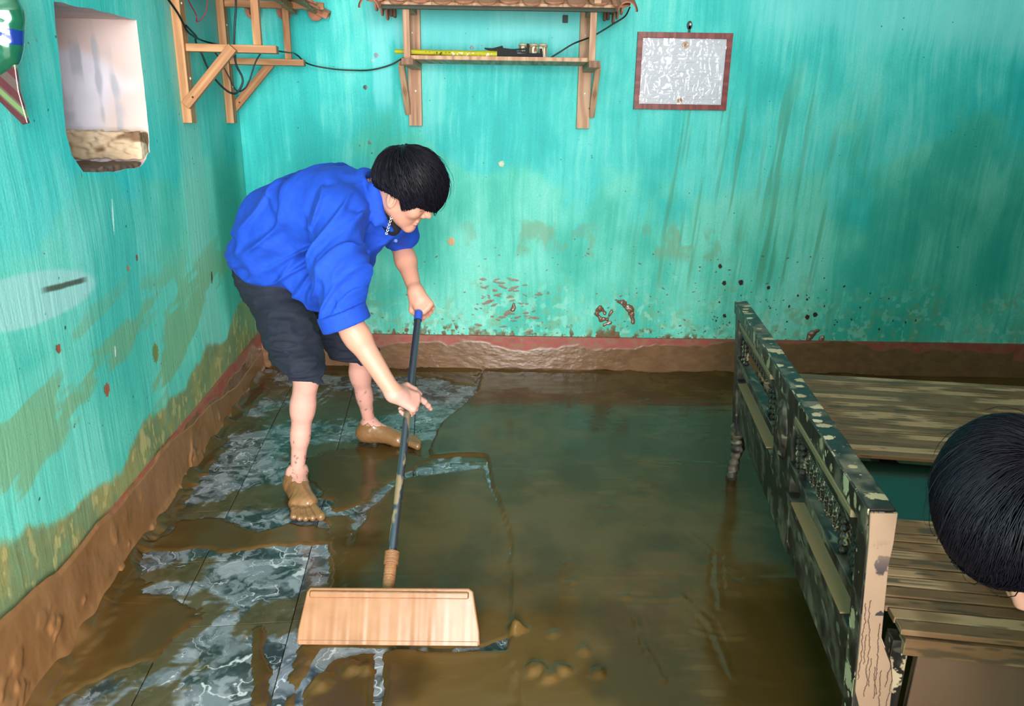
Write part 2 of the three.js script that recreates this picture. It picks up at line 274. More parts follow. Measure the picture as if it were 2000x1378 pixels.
const matPlain = std({ color: new THREE.Color(0.10, 0.085, 0.07), roughness: 0.8 });
struct('wall_front', merge([[-0.95, DOOR.x0, 0, CEIL], [DOOR.x1, RX + 0.1, 0, CEIL], [DOOR.x0, DOOR.x1, DOOR.h, CEIL]].map(([a, b, y0, y1]) => new THREE.BoxGeometry(b - a, y1 - y0, 0.22).translate((a + b) / 2, (y0 + y1) / 2, DOOR.z + 0.11))), matPlain);
// unseen half-height partition, added beside the camera to shade bed and back wall
struct('added_light_blocker', metreUV(new THREE.BoxGeometry(RX - 0.55, 1.85, 0.12).translate((RX + 0.55) / 2, 0.925, -0.04)), matPlain);
struct('ceiling', metreUV(new THREE.BoxGeometry(5.2, 0.15, 7.1).translate(0.8, CEIL + 0.075, -0.75)), std({ color: new THREE.Color(0.62, 0.6, 0.55), roughness: 0.9 }));
struct('ground', metreUV(new THREE.BoxGeometry(30, 0.2, 20).translate(0, -0.2, 12.55)), std({ color: new THREE.Color(...S(150, 122, 92)).convertSRGBToLinear(), roughness: 0.8 }));
for (const [i, x] of [[1, DOOR.x0], [2, DOOR.x1]]) struct(`trim_${i}`, box(0.07, DOOR.h, 0.14, x + (i === 1 ? 0.02 : -0.02), DOOR.h / 2, DOOR.z + 0.11, 0.004), std({ color: new THREE.Color(0.16, 0.09, 0.05), roughness: 0.6 }));

// baseboards: painted red, wet mud over their lower part
const baseMaps = (sd, cover) => paint(1536, 128, 4.2, 0.24, (u, v) => {
  const m = fbm(u * 20, v * 30, sd, 4), line = cover + (sd === 500 ? 0.05 * sstep(1.9, 2.6, u) : 0) + (fbm(u * 4, v * 6, sd + 2, 4) - 0.5) * 0.14, f = sstep(line + 0.008, line - 0.008, v);
  let c = mix3(S(150, 70, 62), S(176, 92, 80), m); c = mix3(c, S(150, 110, 84), sstep(0.45, 0.62, fbm(u * 34, v * 34, sd + 4, 3)) * 0.6);
  c = mix3(c, mix3(S(112, 80, 56), S(140, 104, 76), fbm(u * 26, v * 40, sd + 6, 3)), f);
  return [...c, lerp(m * 0.4, 0.45 + 0.55 * fbm(u * 30, v * 60, sd + 8, 4), f), lerp(0.5, 0.24, f)];
});
const bbm = baseMaps(500, 0.13);
const bb = struct('baseboard_back', planeUV(new THREE.BoxGeometry(RX + 1.39, 0.2, 0.016, 240, 8, 1).translate((RX - 1.39) / 2, 0.1, ZB + 0.008), x => (x + 1.45) / 4.2, (x, y) => y / 0.24), std({ ...bbm, bumpScale: 0.0035, roughness: 1 }));
const lbm = baseMaps(520, 0.17);
const bl = struct('baseboard_left', planeUV(new THREE.BoxGeometry(6.3, 0.2, 0.014).translate(3.15, 0.1, -0.007), x => x / 4.2, (x, y) => y / 0.24), std({ ...lbm, bumpScale: 0.006, roughness: 1 }));
bl.applyMatrix4(leftFrame);

// ---------------------------------------------------------------- floor, tiles, mud
const floorMesh = struct('floor', metreUV(new THREE.BoxGeometry(5.4, 0.14, 6.8).translate(0.9, -0.082, -0.75)), std({ color: new THREE.Color(...S(86, 66, 44)).convertSRGBToLinear(), roughness: 0.6 }));
const TC = unit([0.12, 0, 1]), TR = [TC[2], 0, -TC[0]], T0 = [-0.589, 0, -1.71], TS = 0.318;
const tileLocal = (x, z) => { const p = [x - T0[0], 0, z - T0[2]]; return [dot(p, TR) / TS, dot(p, TC) / TS]; };
const FX0 = -1.5, FZ0 = -3.95, FW = 2.1, FD = 2.8;
const tileMaps = paint(1536, 2048, FW, FD, (u, v) => {
  const x = FX0 + u, z = FZ0 + v, [a, b] = tileLocal(x, z), ia = Math.floor(a), ib = Math.floor(b), hsh = hash3(ia, ib, 9);
  let lx = (a - ia - 0.5), ly = (b - ib - 0.5); if (hsh > 0.5) [lx, ly] = [ly, -lx]; lx = lx * 4 + ia * 7.3; ly = ly * 4 + ib * 5.1;
  const wx = lx + (fbm(lx * 1.4, ly * 1.4, 600, 4) - 0.5) * 1.3, wy = ly + (fbm(lx * 1.4 + 9, ly * 1.4, 602, 4) - 0.5) * 1.3;
  const cloud = fbm(wx * 1.3, wy * 1.3, 604, 5), patch = fbm(wx * 3, wy * 3, 606, 4);
  let c = mix3(S(42, 53, 58), S(126, 133, 146), sstep(0.3, 0.66, cloud)); c = mix3(c, S(176, 180, 196), sstep(0.48, 0.7, patch) * 0.6);
  const v1 = Math.abs(fbm(wx * 0.9, wy * 0.9, 610, 2) - 0.5), v2 = Math.abs(fbm(wx * 1.9 + 3, wy * 1.9, 612, 2) - 0.5);
  c = mix3(c, S(224, 226, 234), sstep(0.012, 0.002, v1) * 0.9); c = mix3(c, S(216, 220, 228), sstep(0.009, 0.0015, v2) * sstep(0.4, 0.55, cloud) * 0.8);
  // thin film of mud left by the wiping, with streaky outlines
  const fu = x + z * 0.25, fv = z;
  const fl = fbm(fu * 3.4, fv * 4.6, 620, 5), amt = lerp(0.555, 0.65, sstep(-2.25, -1.95, z + (n2(x * 6, z * 6, 5) - 0.5) * 0.3));
  const film = sstep(amt - 0.02, amt + 0.05, fl + (n2(fu * 60, fv * 8, 622) - 0.5) * 0.12 + (n2(fu * 9, fv * 90, 624) - 0.5) * 0.06);
  c = mix3(c, S(74, 60, 30), 0.12 + film * 0.72);
  return [...c, 0.5 + film * 0.3 + (n2(x * 90, z * 90, 6) - 0.5) * 0.15, 0.14 + film * 0.12 + 0.08 * n2(x * 30, z * 30, 8)];
});
const matTile = phys({ ...tileMaps, bumpScale: 0.0012, roughness: 1, specularIntensity: 0.8 });
const hw = TS / 2 - 0.0013;
for (let ib = -7; ib <= 1; ib++) for (let ia = -3; ia <= 2; ia++) {
  const cx = (ia + 0.5) * TS, cz = (ib + 0.5) * TS, P = add(T0, add(mul(TR, cx), mul(TC, cz)));
  if (P[0] < -1.52 || P[2] < -4.05 || P[2] > -1.0 || P[0] > 0.28) continue;
  const sh = new THREE.Shape([[-hw + 0.001, -hw + 0.001], [hw - 0.001, -hw + 0.001], [hw - 0.001, hw - 0.001], [-hw + 0.001, hw - 0.001]].map(q => new THREE.Vector2(...q)));
  const g = new THREE.ExtrudeGeometry(sh, { depth: 0.008, bevelEnabled: true, bevelSize: 0.001, bevelThickness: 0.001, bevelSegments: 1 }); g.rotateX(-Math.PI / 2); g.translate(0, -0.0102 + rr(-0.0003, 0.0003), 0);
  g.applyMatrix4(new THREE.Matrix4().makeBasis(new THREE.Vector3(...TR), new THREE.Vector3(0, 1, 0), new THREE.Vector3(...TC)).setPosition(...P));
  planeUV(g, x => (x - FX0) / FW, (x, y, z) => (z - FZ0) / FD);
  mesh('tile', g, matTile, floorMesh);
}
const MP = {
  A: [[-0.15, -3.88], [1.41, -3.88], [2.6, -3.88], [2.6, -1.0], [0.02, -1.0], [0.02, -1.41], [-0.01, -1.62], [0.0, -1.8], [0.01, -2.06], [-0.02, -2.32], [-0.07, -2.57], [-0.11, -2.77], [-0.33, -2.76], [-0.35, -2.82], [-0.34, -3.04], [-0.26, -3.29], [-0.18, -3.54]],
  B: [[-0.5, -2.11], [-0.5, -2.34], [-0.45, -2.5], [-0.39, -2.58], [-0.11, -2.68], [-0.02, -2.32], [0.01, -2.06], [0, -1.66], [-0.07, -1.62], [-0.52, -1.61], [-0.5, -1.74], [-0.51, -1.93]],
  C: [[-0.48, -1.0], [-0.48, -1.4], [-0.5, -1.46], [-0.45, -1.56], [-0.38, -1.59], [-0.31, -1.6], [0.01, -1.61], [0.02, -1.41], [0.02, -1.0]],
  D: [[-0.84, -2.17], [-0.75, -2.22], [-0.61, -2.2], [-0.57, -2.1], [-0.71, -2.08], [-0.97, -2.04], [-1.16, -2.02], [-1.12, -2.15], [-1.1, -2.25], [-0.99, -2.24]],
  E: [[-1.42, -3.84], [-1.27, -3.77], [-1.22, -3.46], [-1.21, -2.95], [-1.17, -2.67], [-1.17, -2.43], [-1.13, -2.25], [-1.12, -2.12], [-1.15, -2.01], [-1.1, -1.92], [-1.04, -1.39], [-1.0, -1.0], [-1.3, -1.0]],
  F: [[-1.19, -2.01], [-1.03, -1.84], [-0.91, -1.81], [-0.85, -1.73], [-0.86, -1.7], [-0.89, -1.55], [-1, -1.47], [-1.07, -1.39], [-1.1, -1.39]],
  G: [[-0.89, -2.68], [-0.76, -2.81], [-0.6, -2.86], [-0.42, -2.84], [-0.34, -2.76], [-0.44, -2.56], [-0.54, -2.36], [-0.59, -2.27], [-0.67, -2.45], [-0.78, -2.57]],
  H: [[-1.39, -3.9], [-0.15, -3.9], [-0.18, -3.62], [-0.54, -3.78], [-1.18, -3.75]],
  I: [[-0.69, -1.67], [-0.67, -1.69], [-0.63, -1.61], [-0.57, -1.53], [-0.56, -1.4], [-0.59, -1.4], [-0.63, -1.53]],
  J: [[-0.63, -2.27], [-0.55, -2.3], [-0.5, -2.17], [-0.5, -1.99], [-0.49, -1.86], [-0.48, -1.65], [-0.51, -1.4], [-0.53, -1.4], [-0.53, -1.65], [-0.55, -1.99]],
};
const MT = { A: [0.008, 0.012, 0.004], B: [0.0022, 0.01, 0.004], C: [0.006, 0.014, 0.01], D: [0.003, 0.012, 0.03], E: [0.006, 0.03, 0.04], F: [0.0025, 0.03, 0.06], G: [0.0028, 0.012, 0.05], H: [0.004, 0.02, 0.05], I: [0.002, 0.008, 0.015], J: [0.003, 0.012, 0.03] };
const LUMPS = [[0.02, -1.68, 0.03, 0.028], [0.14, -1.53, 0.025, 0.012], [0.07, -1.53, 0.03, 0.012], [-0.39, -1.52, 0.03, 0.016], [-0.345, -1.515, 0.022, 0.014], [-0.45, -1.47, 0.04, 0.014], [0.1, -1.5, 0.03, 0.01], [0.23, -1.52, 0.022, 0.01], [0.2, -1.6, 0.02, 0.006], [0.12, -1.66, 0.018, 0.006], [0.19, -1.9, 0.014, 0.006], [0.18, -2.0, 0.01, 0.004]];
const GROOVES = [[[0.5, -1.83], [0.42, -1.82], [0.33, -1.83]], [[0.5, -1.85], [0.55, -1.72], [0.56, -1.5]], [[0.34, -1.85], [0.36, -1.6], [0.39, -1.45]], [[0.2, -2.42], [0.32, -2.36], [0.45, -2.36]], [[0.6, -2.2], [0.66, -2.05], [0.62, -1.9], [0.6, -1.78]], [[0.33, -2.27], [0.46, -2.22]], [[0.63, -1.66], [0.56, -1.66], [0.5, -1.69]], [[0.7, -1.95], [0.66, -1.99]], [[0.45, -2.75], [0.62, -2.72], [0.74, -2.7]]];
function mudTop(x, z) {
  const wx = x + (fbm(x * 6, z * 6, 700, 2) - 0.5) * 0.05, wz = z + (fbm(x * 6 + 4, z * 6, 702, 2) - 0.5) * 0.05;
  let h = -0.004;
  for (const k in MP) {
    const [t, edge, rag] = MT[k], d = polyDist(MP[k], wx, wz) + (fbm(x * 24, z * 24, 704, 3) - 0.5) * rag * 1.4;
    if (d > 0.06) continue;
    const rim = Math.exp(-(((d + edge * 1.2) / (edge * 0.9)) ** 2)) * t * 0.2;
    h = Math.max(h, lerp(-0.004, t, sstep(edge * 0.25, -edge * 0.75, d)) + rim);
  }
  if (h > 0) {
    if (x > -0.362 && x < -0.29 && z > -1.605 && h > 0.001) { const q = Math.abs(x + 0.335 - (z + 1.6) * 0.2) - 0.014; h = lerp(-0.004, h, sstep(-0.003, 0.006, q + (n2(x * 80, z * 30, 4) - 0.5) * 0.008)); }
    for (const [lx, lz, r, a] of LUMPS) { const q = Math.hypot(x - lx, z - lz) / r + (n2(x * 50, z * 50, 61) - 0.5) * 0.7; h += a * sstep(1, 0.25, q); }
    for (const g of GROOVES) for (let i = 1; i < g.length; i++) { const a = g[i - 1], b = g[i], ex = b[0] - a[0], ez = b[1] - a[1], t = clamp(((x - a[0]) * ex + (z - a[1]) * ez) / (ex * ex + ez * ez)), d = Math.hypot(x - a[0] - ex * t, z - a[1] - ez * t) + (n2(x * 40, z * 40, 8) - 0.5) * 0.012; h += 0.0022 * Math.exp(-((d / 0.006) ** 2)) - 0.0012 * Math.exp(-(((d - 0.012) / 0.006) ** 2)); }
    h += (fbm(x * 5, z * 12, 720, 2) - 0.5) * 0.0016 + (n2(x * 34 + z * 9, z * 60, 722) - 0.5) * 0.00035;
    h += 0.0008 * sstep(0.72, 0.85, n2(x * 8 + n2(x * 5, z * 5, 3) * 4, z * 30, 724)) * sstep(0.15, 0.5, x);
    const wd = dot(sub([x, 0, z], [-1.39, 0, ZB]), LN); h += 0.03 * sstep(0.05, 0.0, wd + (n2(z * 14, 1, 5) - 0.5) * 0.03);
    if (z < -3.83) h += 0.014 * sstep(-3.84, -3.9, z + (n2(x * 12, 1, 6) - 0.5) * 0.03);
  }
  return h;
}
{
  const x0 = -1.43, x1 = 2.0, z0 = -3.9, z1 = -1.12, st = 0.0088, nx = Math.floor((x1 - x0) / st) + 1, nz = Math.floor((z1 - z0) / st) + 1;
  const pos = new Float32Array(nx * nz * 3), uv = new Float32Array(nx * nz * 2), idx = [];
  for (let j = 0; j < nz; j++) for (let i = 0; i < nx; i++) { const k = j * nx + i, x = x0 + i * st, z = z0 + j * st; pos.set([x, mudTop(x, z), z], k * 3); uv.set([x, z], k * 2); }
  for (let j = 0; j < nz - 1; j++) for (let i = 0; i < nx - 1; i++) { const a = j * nx + i, b = a + 1, c = a + nx, d = c + 1; if (pos[a * 3] < -1.385 + 0.108 * (pos[a * 3 + 2] - ZB)) continue; if (Math.max(pos[a * 3 + 1], pos[b * 3 + 1], pos[c * 3 + 1], pos[d * 3 + 1]) < -0.0025) continue; idx.push(a, c, b, b, c, d); }
  const g = new THREE.BufferGeometry(); g.setAttribute('position', new THREE.BufferAttribute(pos, 3)); g.setAttribute('uv', new THREE.BufferAttribute(uv, 2)); g.setIndex(idx); g.computeVertexNormals();
  const flat = (a, b, c, d) => planeUV(new THREE.PlaneGeometry(b - a, d - c).rotateX(-Math.PI / 2).translate((a + b) / 2, 0.009, (c + d) / 2), x => x, (x, y, z) => z);
  const mudMaps = paint(1024, 1024, 1.5, 1.5, (u, v) => { const m = fbm(u * 8, v * 8, 740, 4), s = n2(u * 6, v * 80, 742), q = fbm(u * 2.67, v * 2.67, 744, 3); let c = mix3(S(76, 55, 25), S(100, 73, 38), sstep(0.35, 0.65, m * 0.5 + q * 0.5)); c = mix3(c, S(104, 78, 46), sstep(0.66, 0.8, s * 0.5 + m * 0.5) * 0.6); return [...c, m, 0.10 + 0.1 * m]; });
  for (const t of Object.values(mudMaps)) { t.wrapS = t.wrapT = THREE.MirroredRepeatWrapping; t.repeat.set(1 / 1.5, 1 / 1.5); }
  const mud = mesh('mud_layer', merge([g, flat(-1.08, RX - 0.002, -1.12, -0.11), (() => { const q = new THREE.PlaneGeometry(1, 1).rotateX(-Math.PI / 2), p = q.attributes.position, wx = z => -1.385 + 0.108 * (z - ZB); for (let i = 0; i < 4; i++) { const z = i < 2 ? -0.11 : DOOR.z, x = i % 2 ? 0.54 : wx(z); p.setXYZ(i, x, 0.009, z); } return planeUV(q, x => x, (x, y, z) => z); })(), flat(2.0, RX - 0.002, -3.89, -1.12)]), phys({ map: mudMaps.map, roughnessMap: mudMaps.roughnessMap, roughness: 1, ior: 1.33 }));
  mud.userData.kind = 'stuff'; tag(mud, 'wet glossy brown flood mud lying over the tiled floor', 'mud');
}
// mud coat smeared up the foot of the left wall
{
  const ns = 520, nh = 40, pos = [], uv = [], idx = [];
  for (let i = 0; i <= ns; i++) {
    const s = i / ns * 2.9, top = 0.11 + 0.10 * sstep(0.5, 1.5, s) + 0.03 * sstep(1.9, 2.5, s) + (fbm(s * 4, 3, 760, 4) - 0.5) * 0.06;
    for (let j = 0; j <= nh; j++) {
      const t = j / nh, y = t * top, lump = sstep(0.64, 0.76, fbm(s * 13, y * 13, 762, 3)) * 0.006 * sstep(0.9, 0.3, t);
      const o = (t > 0.97 ? 0.0125 : 0.0165) + 0.006 * (1 - t) + lump + (fbm(s * 22, y * 22, 764, 3) - 0.5) * 0.003 * (1 - t * 0.5) + 0.012 * sstep(0.2, 0, t) * n2(s * 14, 2, 7);
      pos.push(...LW(s, y, j === nh ? 0.0115 : o)); uv.push(s, y);
    }
  }
  for (let i = 0; i < ns; i++) for (let j = 0; j < nh; j++) { const a = i * (nh + 1) + j, b = a + 1, c = a + nh + 1, d = c + 1; idx.push(a, b, c, b, d, c); }
  const g = new THREE.BufferGeometry(); g.setAttribute('position', new THREE.Float32BufferAttribute(pos, 3)); g.setAttribute('uv', new THREE.Float32BufferAttribute(uv, 2)); g.setIndex(idx); g.computeVertexNormals();
  const m = mesh('mud_coat', g, phys({ ...paint(512, 256, 1, 0.5, (u, v) => { const m = fbm(u * 14, v * 14, 770, 4); return [...mix3(S(128, 86, 50), S(152, 108, 68), m), fbm(u * 36, v * 36, 772, 3), 0.36 + 0.25 * m]; }), bumpScale: 0.0015, roughness: 1, clearcoat: 0.3, clearcoatRoughness: 0.2 }));
  m.userData.kind = 'stuff'; tag(m, 'brown mud smeared along the foot of the left wall', 'mud');
}
// splashed clods on the back wall
{
  const matClod = phys({ color: new THREE.Color(...S(122, 86, 66)).convertSRGBToLinear(), roughness: 0.35, clearcoat: 0.5, clearcoatRoughness: 0.15 });
  const wb = scene.getObjectByName('wall_back');
  const clod = (list, h = 0.003) => { const f0 = union(list.map(c => cap([c[0], c[1], ZB], [c[2], c[3], ZB], c[4], c[5])), 0.012), f = (x, y, z) => { const w = (n3(x * 70, y * 70, z * 70) - 0.5) * 0.008, zz = ZB + (z - ZB) * 1.6; return f0(x, y, zz) * 0.7 + w; }; const xs = list.flatMap(c => [c[0], c[2]]), ys = list.flatMap(c => [c[1], c[3]]); mesh('mud_splat', nets(f, [Math.min(...xs) - 0.04, Math.min(...ys) - 0.04, ZB - 0.004], [Math.max(...xs) + 0.04, Math.max(...ys) + 0.04, ZB + 0.03], h), matClod, wb); };
  clod([[0.455, 0.345, 0.475, 0.365, 0.012, 0.014], [0.475, 0.365, 0.5, 0.335, 0.014, 0.010], [0.455, 0.33, 0.485, 0.30, 0.010, 0.013], [0.485, 0.3, 0.51, 0.305, 0.013, 0.008]]);
  clod([[0.55, 0.408, 0.59, 0.395, 0.004, 0.014], [0.59, 0.395, 0.635, 0.36, 0.014, 0.016], [0.635, 0.36, 0.655, 0.30, 0.016, 0.009], [0.655, 0.3, 0.655, 0.285, 0.008, 0.012]]);
  clod([[0.515, 0.30, 0.535, 0.345, 0.010, 0.008], [0.5, 0.27, 0.53, 0.285, 0.008, 0.01]]);
  clod([[0.0, 0.345, 0.005, 0.375, 0.012, 0.009]]);
  clod([[1.62, 0.205, 1.635, 0.235, 0.014, 0.016], [1.635, 0.235, 1.67, 0.255, 0.016, 0.007], [1.69, 0.205, 1.70, 0.215, 0.014, 0.012]]);
}

// ---------------------------------------------------------------- wooden wall shelves with clay tile roofs
const woodTex = (a, b, dark, sd, k = 1) => { const m = paint(256, 512, 0.25, 0.5, (u, v) => { const w = u * 34 + fbm(u * 8, v * 3, sd, 3) * 3.2, g = fbm(u * 90, v * 4, sd + 2, 3), r = 0.5 + 0.5 * Math.sin(w * 6.28 * 0.55); let c = mix3(a, b, sstep(0.25, 0.8, r * 0.55 + g * 0.45)); c = mix3(c, dark, sstep(0.62, 0.78, g) * 0.5); return [...c, g, 0.5 + 0.2 * g]; }); for (const t of Object.values(m)) { t.wrapS = t.wrapT = THREE.MirroredRepeatWrapping; t.repeat.set(4 * k, 2 * k); } return m; };
const matWood = std({ ...woodTex(S(190, 138, 92), S(162, 108, 66), S(120, 76, 44), 800), bumpScale: 0.0006, roughness: 1 });
const matWoodPink = std({ ...woodTex(S(206, 160, 128), S(182, 132, 102), S(140, 92, 68), 820), bumpScale: 0.0006, roughness: 1 });
const matEndGrain = std({ ...woodTex(S(150, 104, 78), S(124, 82, 60), S(96, 60, 44), 840, 2), bumpScale: 0.0006, roughness: 1 });
const matClay = std({ ...(() => { const m = paint(256, 256, 0.3, 0.3, (u, v) => { const q = fbm(u * 26, v * 26, 860, 4); return [...mix3(S(150, 90, 66), S(196, 132, 104), q), q, 0.75]; }); for (const t of Object.values(m)) t.repeat.set(3.3, 3.3); return m; })(), bumpScale: 0.0015, roughness: 1 });
const matNail = std({ color: 0xe8e6e0, metalness: 0.3, roughness: 0.35 });
function turnUV(g) { const uv = g.attributes.uv; for (let i = 0; i < uv.count; i++) uv.setXY(i, uv.getY(i), uv.getX(i)); return g; }
const uTile = (w, l, t, point) => { const s = new THREE.Shape(); s.moveTo(-w / 2, 0); s.lineTo(-w / 2, -l + w * 0.5); if (point) { s.quadraticCurveTo(-w * 0.42, -l + w * 0.12, 0, -l); s.quadraticCurveTo(w * 0.42, -l + w * 0.12, w / 2, -l + w * 0.5); } else s.absarc(0, -l + w * 0.5, w / 2, Math.PI, 2 * Math.PI, false); s.lineTo(w / 2, 0); const g = new THREE.ExtrudeGeometry(s, { depth: t, bevelEnabled: true, bevelSize: 0.001, bevelThickness: 0.001, bevelSegments: 1, curveSegments: 10 }); return metreUV(g); };
function shelf(label, span, matrix, mw, board) {
  const t = new THREE.Group(); t.name = numbered('wall_shelf'); t.applyMatrix4(matrix); tag(t, label, 'shelf');
  for (const x of [0, span]) {
    const post = mesh('wall_post', box(0.064, 0.78, 0.034, x, 1.68, 0.017), mw, t);
    mesh('nail', new THREE.SphereGeometry(0.0055, 12, 8).scale(1, 1, 0.5).translate(x + 0.004, 1.455, 0.035), matNail, post);
    mesh('nail', new THREE.SphereGeometry(0.0045, 12, 8).scale(1, 1, 0.5).translate(x - 0.006, 1.72, 0.035), matNail, post);
    const arm = mesh('arm', turnUV(box(0.05, 0.028, 0.335, x + 0.012, 1.566, 0.034 + 0.1675)), mw, t);
    mesh('end_grain', box(0.049, 0.027, 0.002, x + 0.012, 1.566, 0.370, 0), matEndGrain, arm);
    mesh('front_post', box(0.03, 0.30, 0.03, x + 0.004, 1.58 + 0.15, 0.30), mw, t);
    const bx = x + (x === 0 ? -0.036 : 0.042), a = [bx, 1.365, 0.03], b = [bx, 1.556, 0.205], L = Math.hypot(b[1] - a[1], b[2] - a[2]);
    const br = box(0.028, L + 0.03, 0.036, 0, 0, 0); br.applyMatrix4(new THREE.Matrix4().makeRotationX(Math.atan2(b[2] - a[2], b[1] - a[1]))); br.translate(bx, (a[1] + b[1]) / 2, (a[2] + b[2]) / 2);
    const bm = mesh('brace', br, mw, t);
    mesh('nail', new THREE.SphereGeometry(0.004, 10, 8).translate(bx - 0.014, 1.385, 0.052), std({ color: 0x2a2420, roughness: 0.5 }), bm);
    mesh('top_arm', turnUV(box(0.03, 0.03, 0.47, x + 0.004, 1.812, 0.24)), mw, t);
  }
  if (board) mesh('board', box(span + 0.02, 0.018, 0.25, span / 2, 1.59, 0.165), mw, t);
  mesh('beam', box(span + 0.2, 0.03, 0.024, span / 2, 1.80, 0.325), board ? std({ color: new THREE.Color(0.11, 0.13, 0.1), roughness: 0.7 }) : mw, t);
  // roof: a board on a slope with rows of fish-scale tiles
  const slope = Math.atan2(0.2, 0.45), R = new THREE.Matrix4().makeTranslation(0, 1.786, 0.43).multiply(new THREE.Matrix4().makeRotationX(slope - Math.PI / 2));
  const onRoof = g => g.applyMatrix4(R);          // local: x along the eave, -y down the slope past the eave, z out of the roof
  mesh('roof_board', onRoof(box(span + 0.22, 0.46, 0.012, span / 2, 0.235, 0.006)), mw, t);
  const n = Math.round((span + 0.22) / 0.1), p = (span + 0.22) / n;
  for (let i = 0; i <= n; i++) { const x = -0.11 + i * p; mesh('roof_tile', onRoof(uTile(i % 2 ? 0.075 : 0.082, 0.13, 0.007, i % 2).translate(x, 0.10 + rr(-0.004, 0.004), i % 2 ? 0.013 : 0.021)), matClay, t); }
  for (let r = 1; r < 4; r++) for (let i = 0; i < n; i++) mesh('roof_tile', onRoof(uTile(p * 0.95, 0.14, 0.007, false).translate(-0.11 + (i + 0.5) * p, 0.10 + r * 0.1, 0.023 + (i % 2) * 0.004)), matClay, t);
  for (const e of [-1, 1]) {
    const x = e < 0 ? -0.13 : span + 0.13;
    const cyl = new THREE.LatheGeometry([[0.036, 0], [0.046, 0], [0.046, 0.46], [0.036, 0.46]].map(q => new THREE.Vector2(...q)), 14, -Math.PI / 2, Math.PI); cyl.translate(x, -0.045, 0.0);
    mesh('verge_tile', onRoof(metreUV(cyl)), matClay, t);
    for (let k = 0; k < 4; k++) mesh('edge_tile', box(0.014, 0.07 - 0.008 * k, 0.03, x - e * (0.008 + k * 0.017), 1.845 - 0.02 * k + (k % 2) * 0.01, 0.11 + 0.012 * k, 0.004), std({ color: new THREE.Color(...S(104, 72, 56)).convertSRGBToLinear(), roughness: 0.8 }), t);
    for (let k = 0; k < 3; k++) mesh('gable_tile', metreUV(uTile(0.068, 0.06, 0.006, false).rotateY(Math.PI / 2).translate(x - e * 0.02, 1.823 + 0.0 * k, 0.13 + k * 0.145)), matClay, t);
  }
  return t;
}
const shelfL = shelf('pale wooden bracket shelf on the left wall near the corner, cables hanging under it', 0.645, new THREE.Matrix4().makeBasis(new THREE.Vector3(...mul(LD, -1)), new THREE.Vector3(0, 1, 0), new THREE.Vector3(...LN)).setPosition(...LW(0.868, 0)), matWood, false);
const shelfR = shelf('wooden bracket shelf with clay tile roof on the back wall, holding a yellow packet', 0.836, new THREE.Matrix4().setPosition(-0.5, 0, ZB), matWoodPink, true);

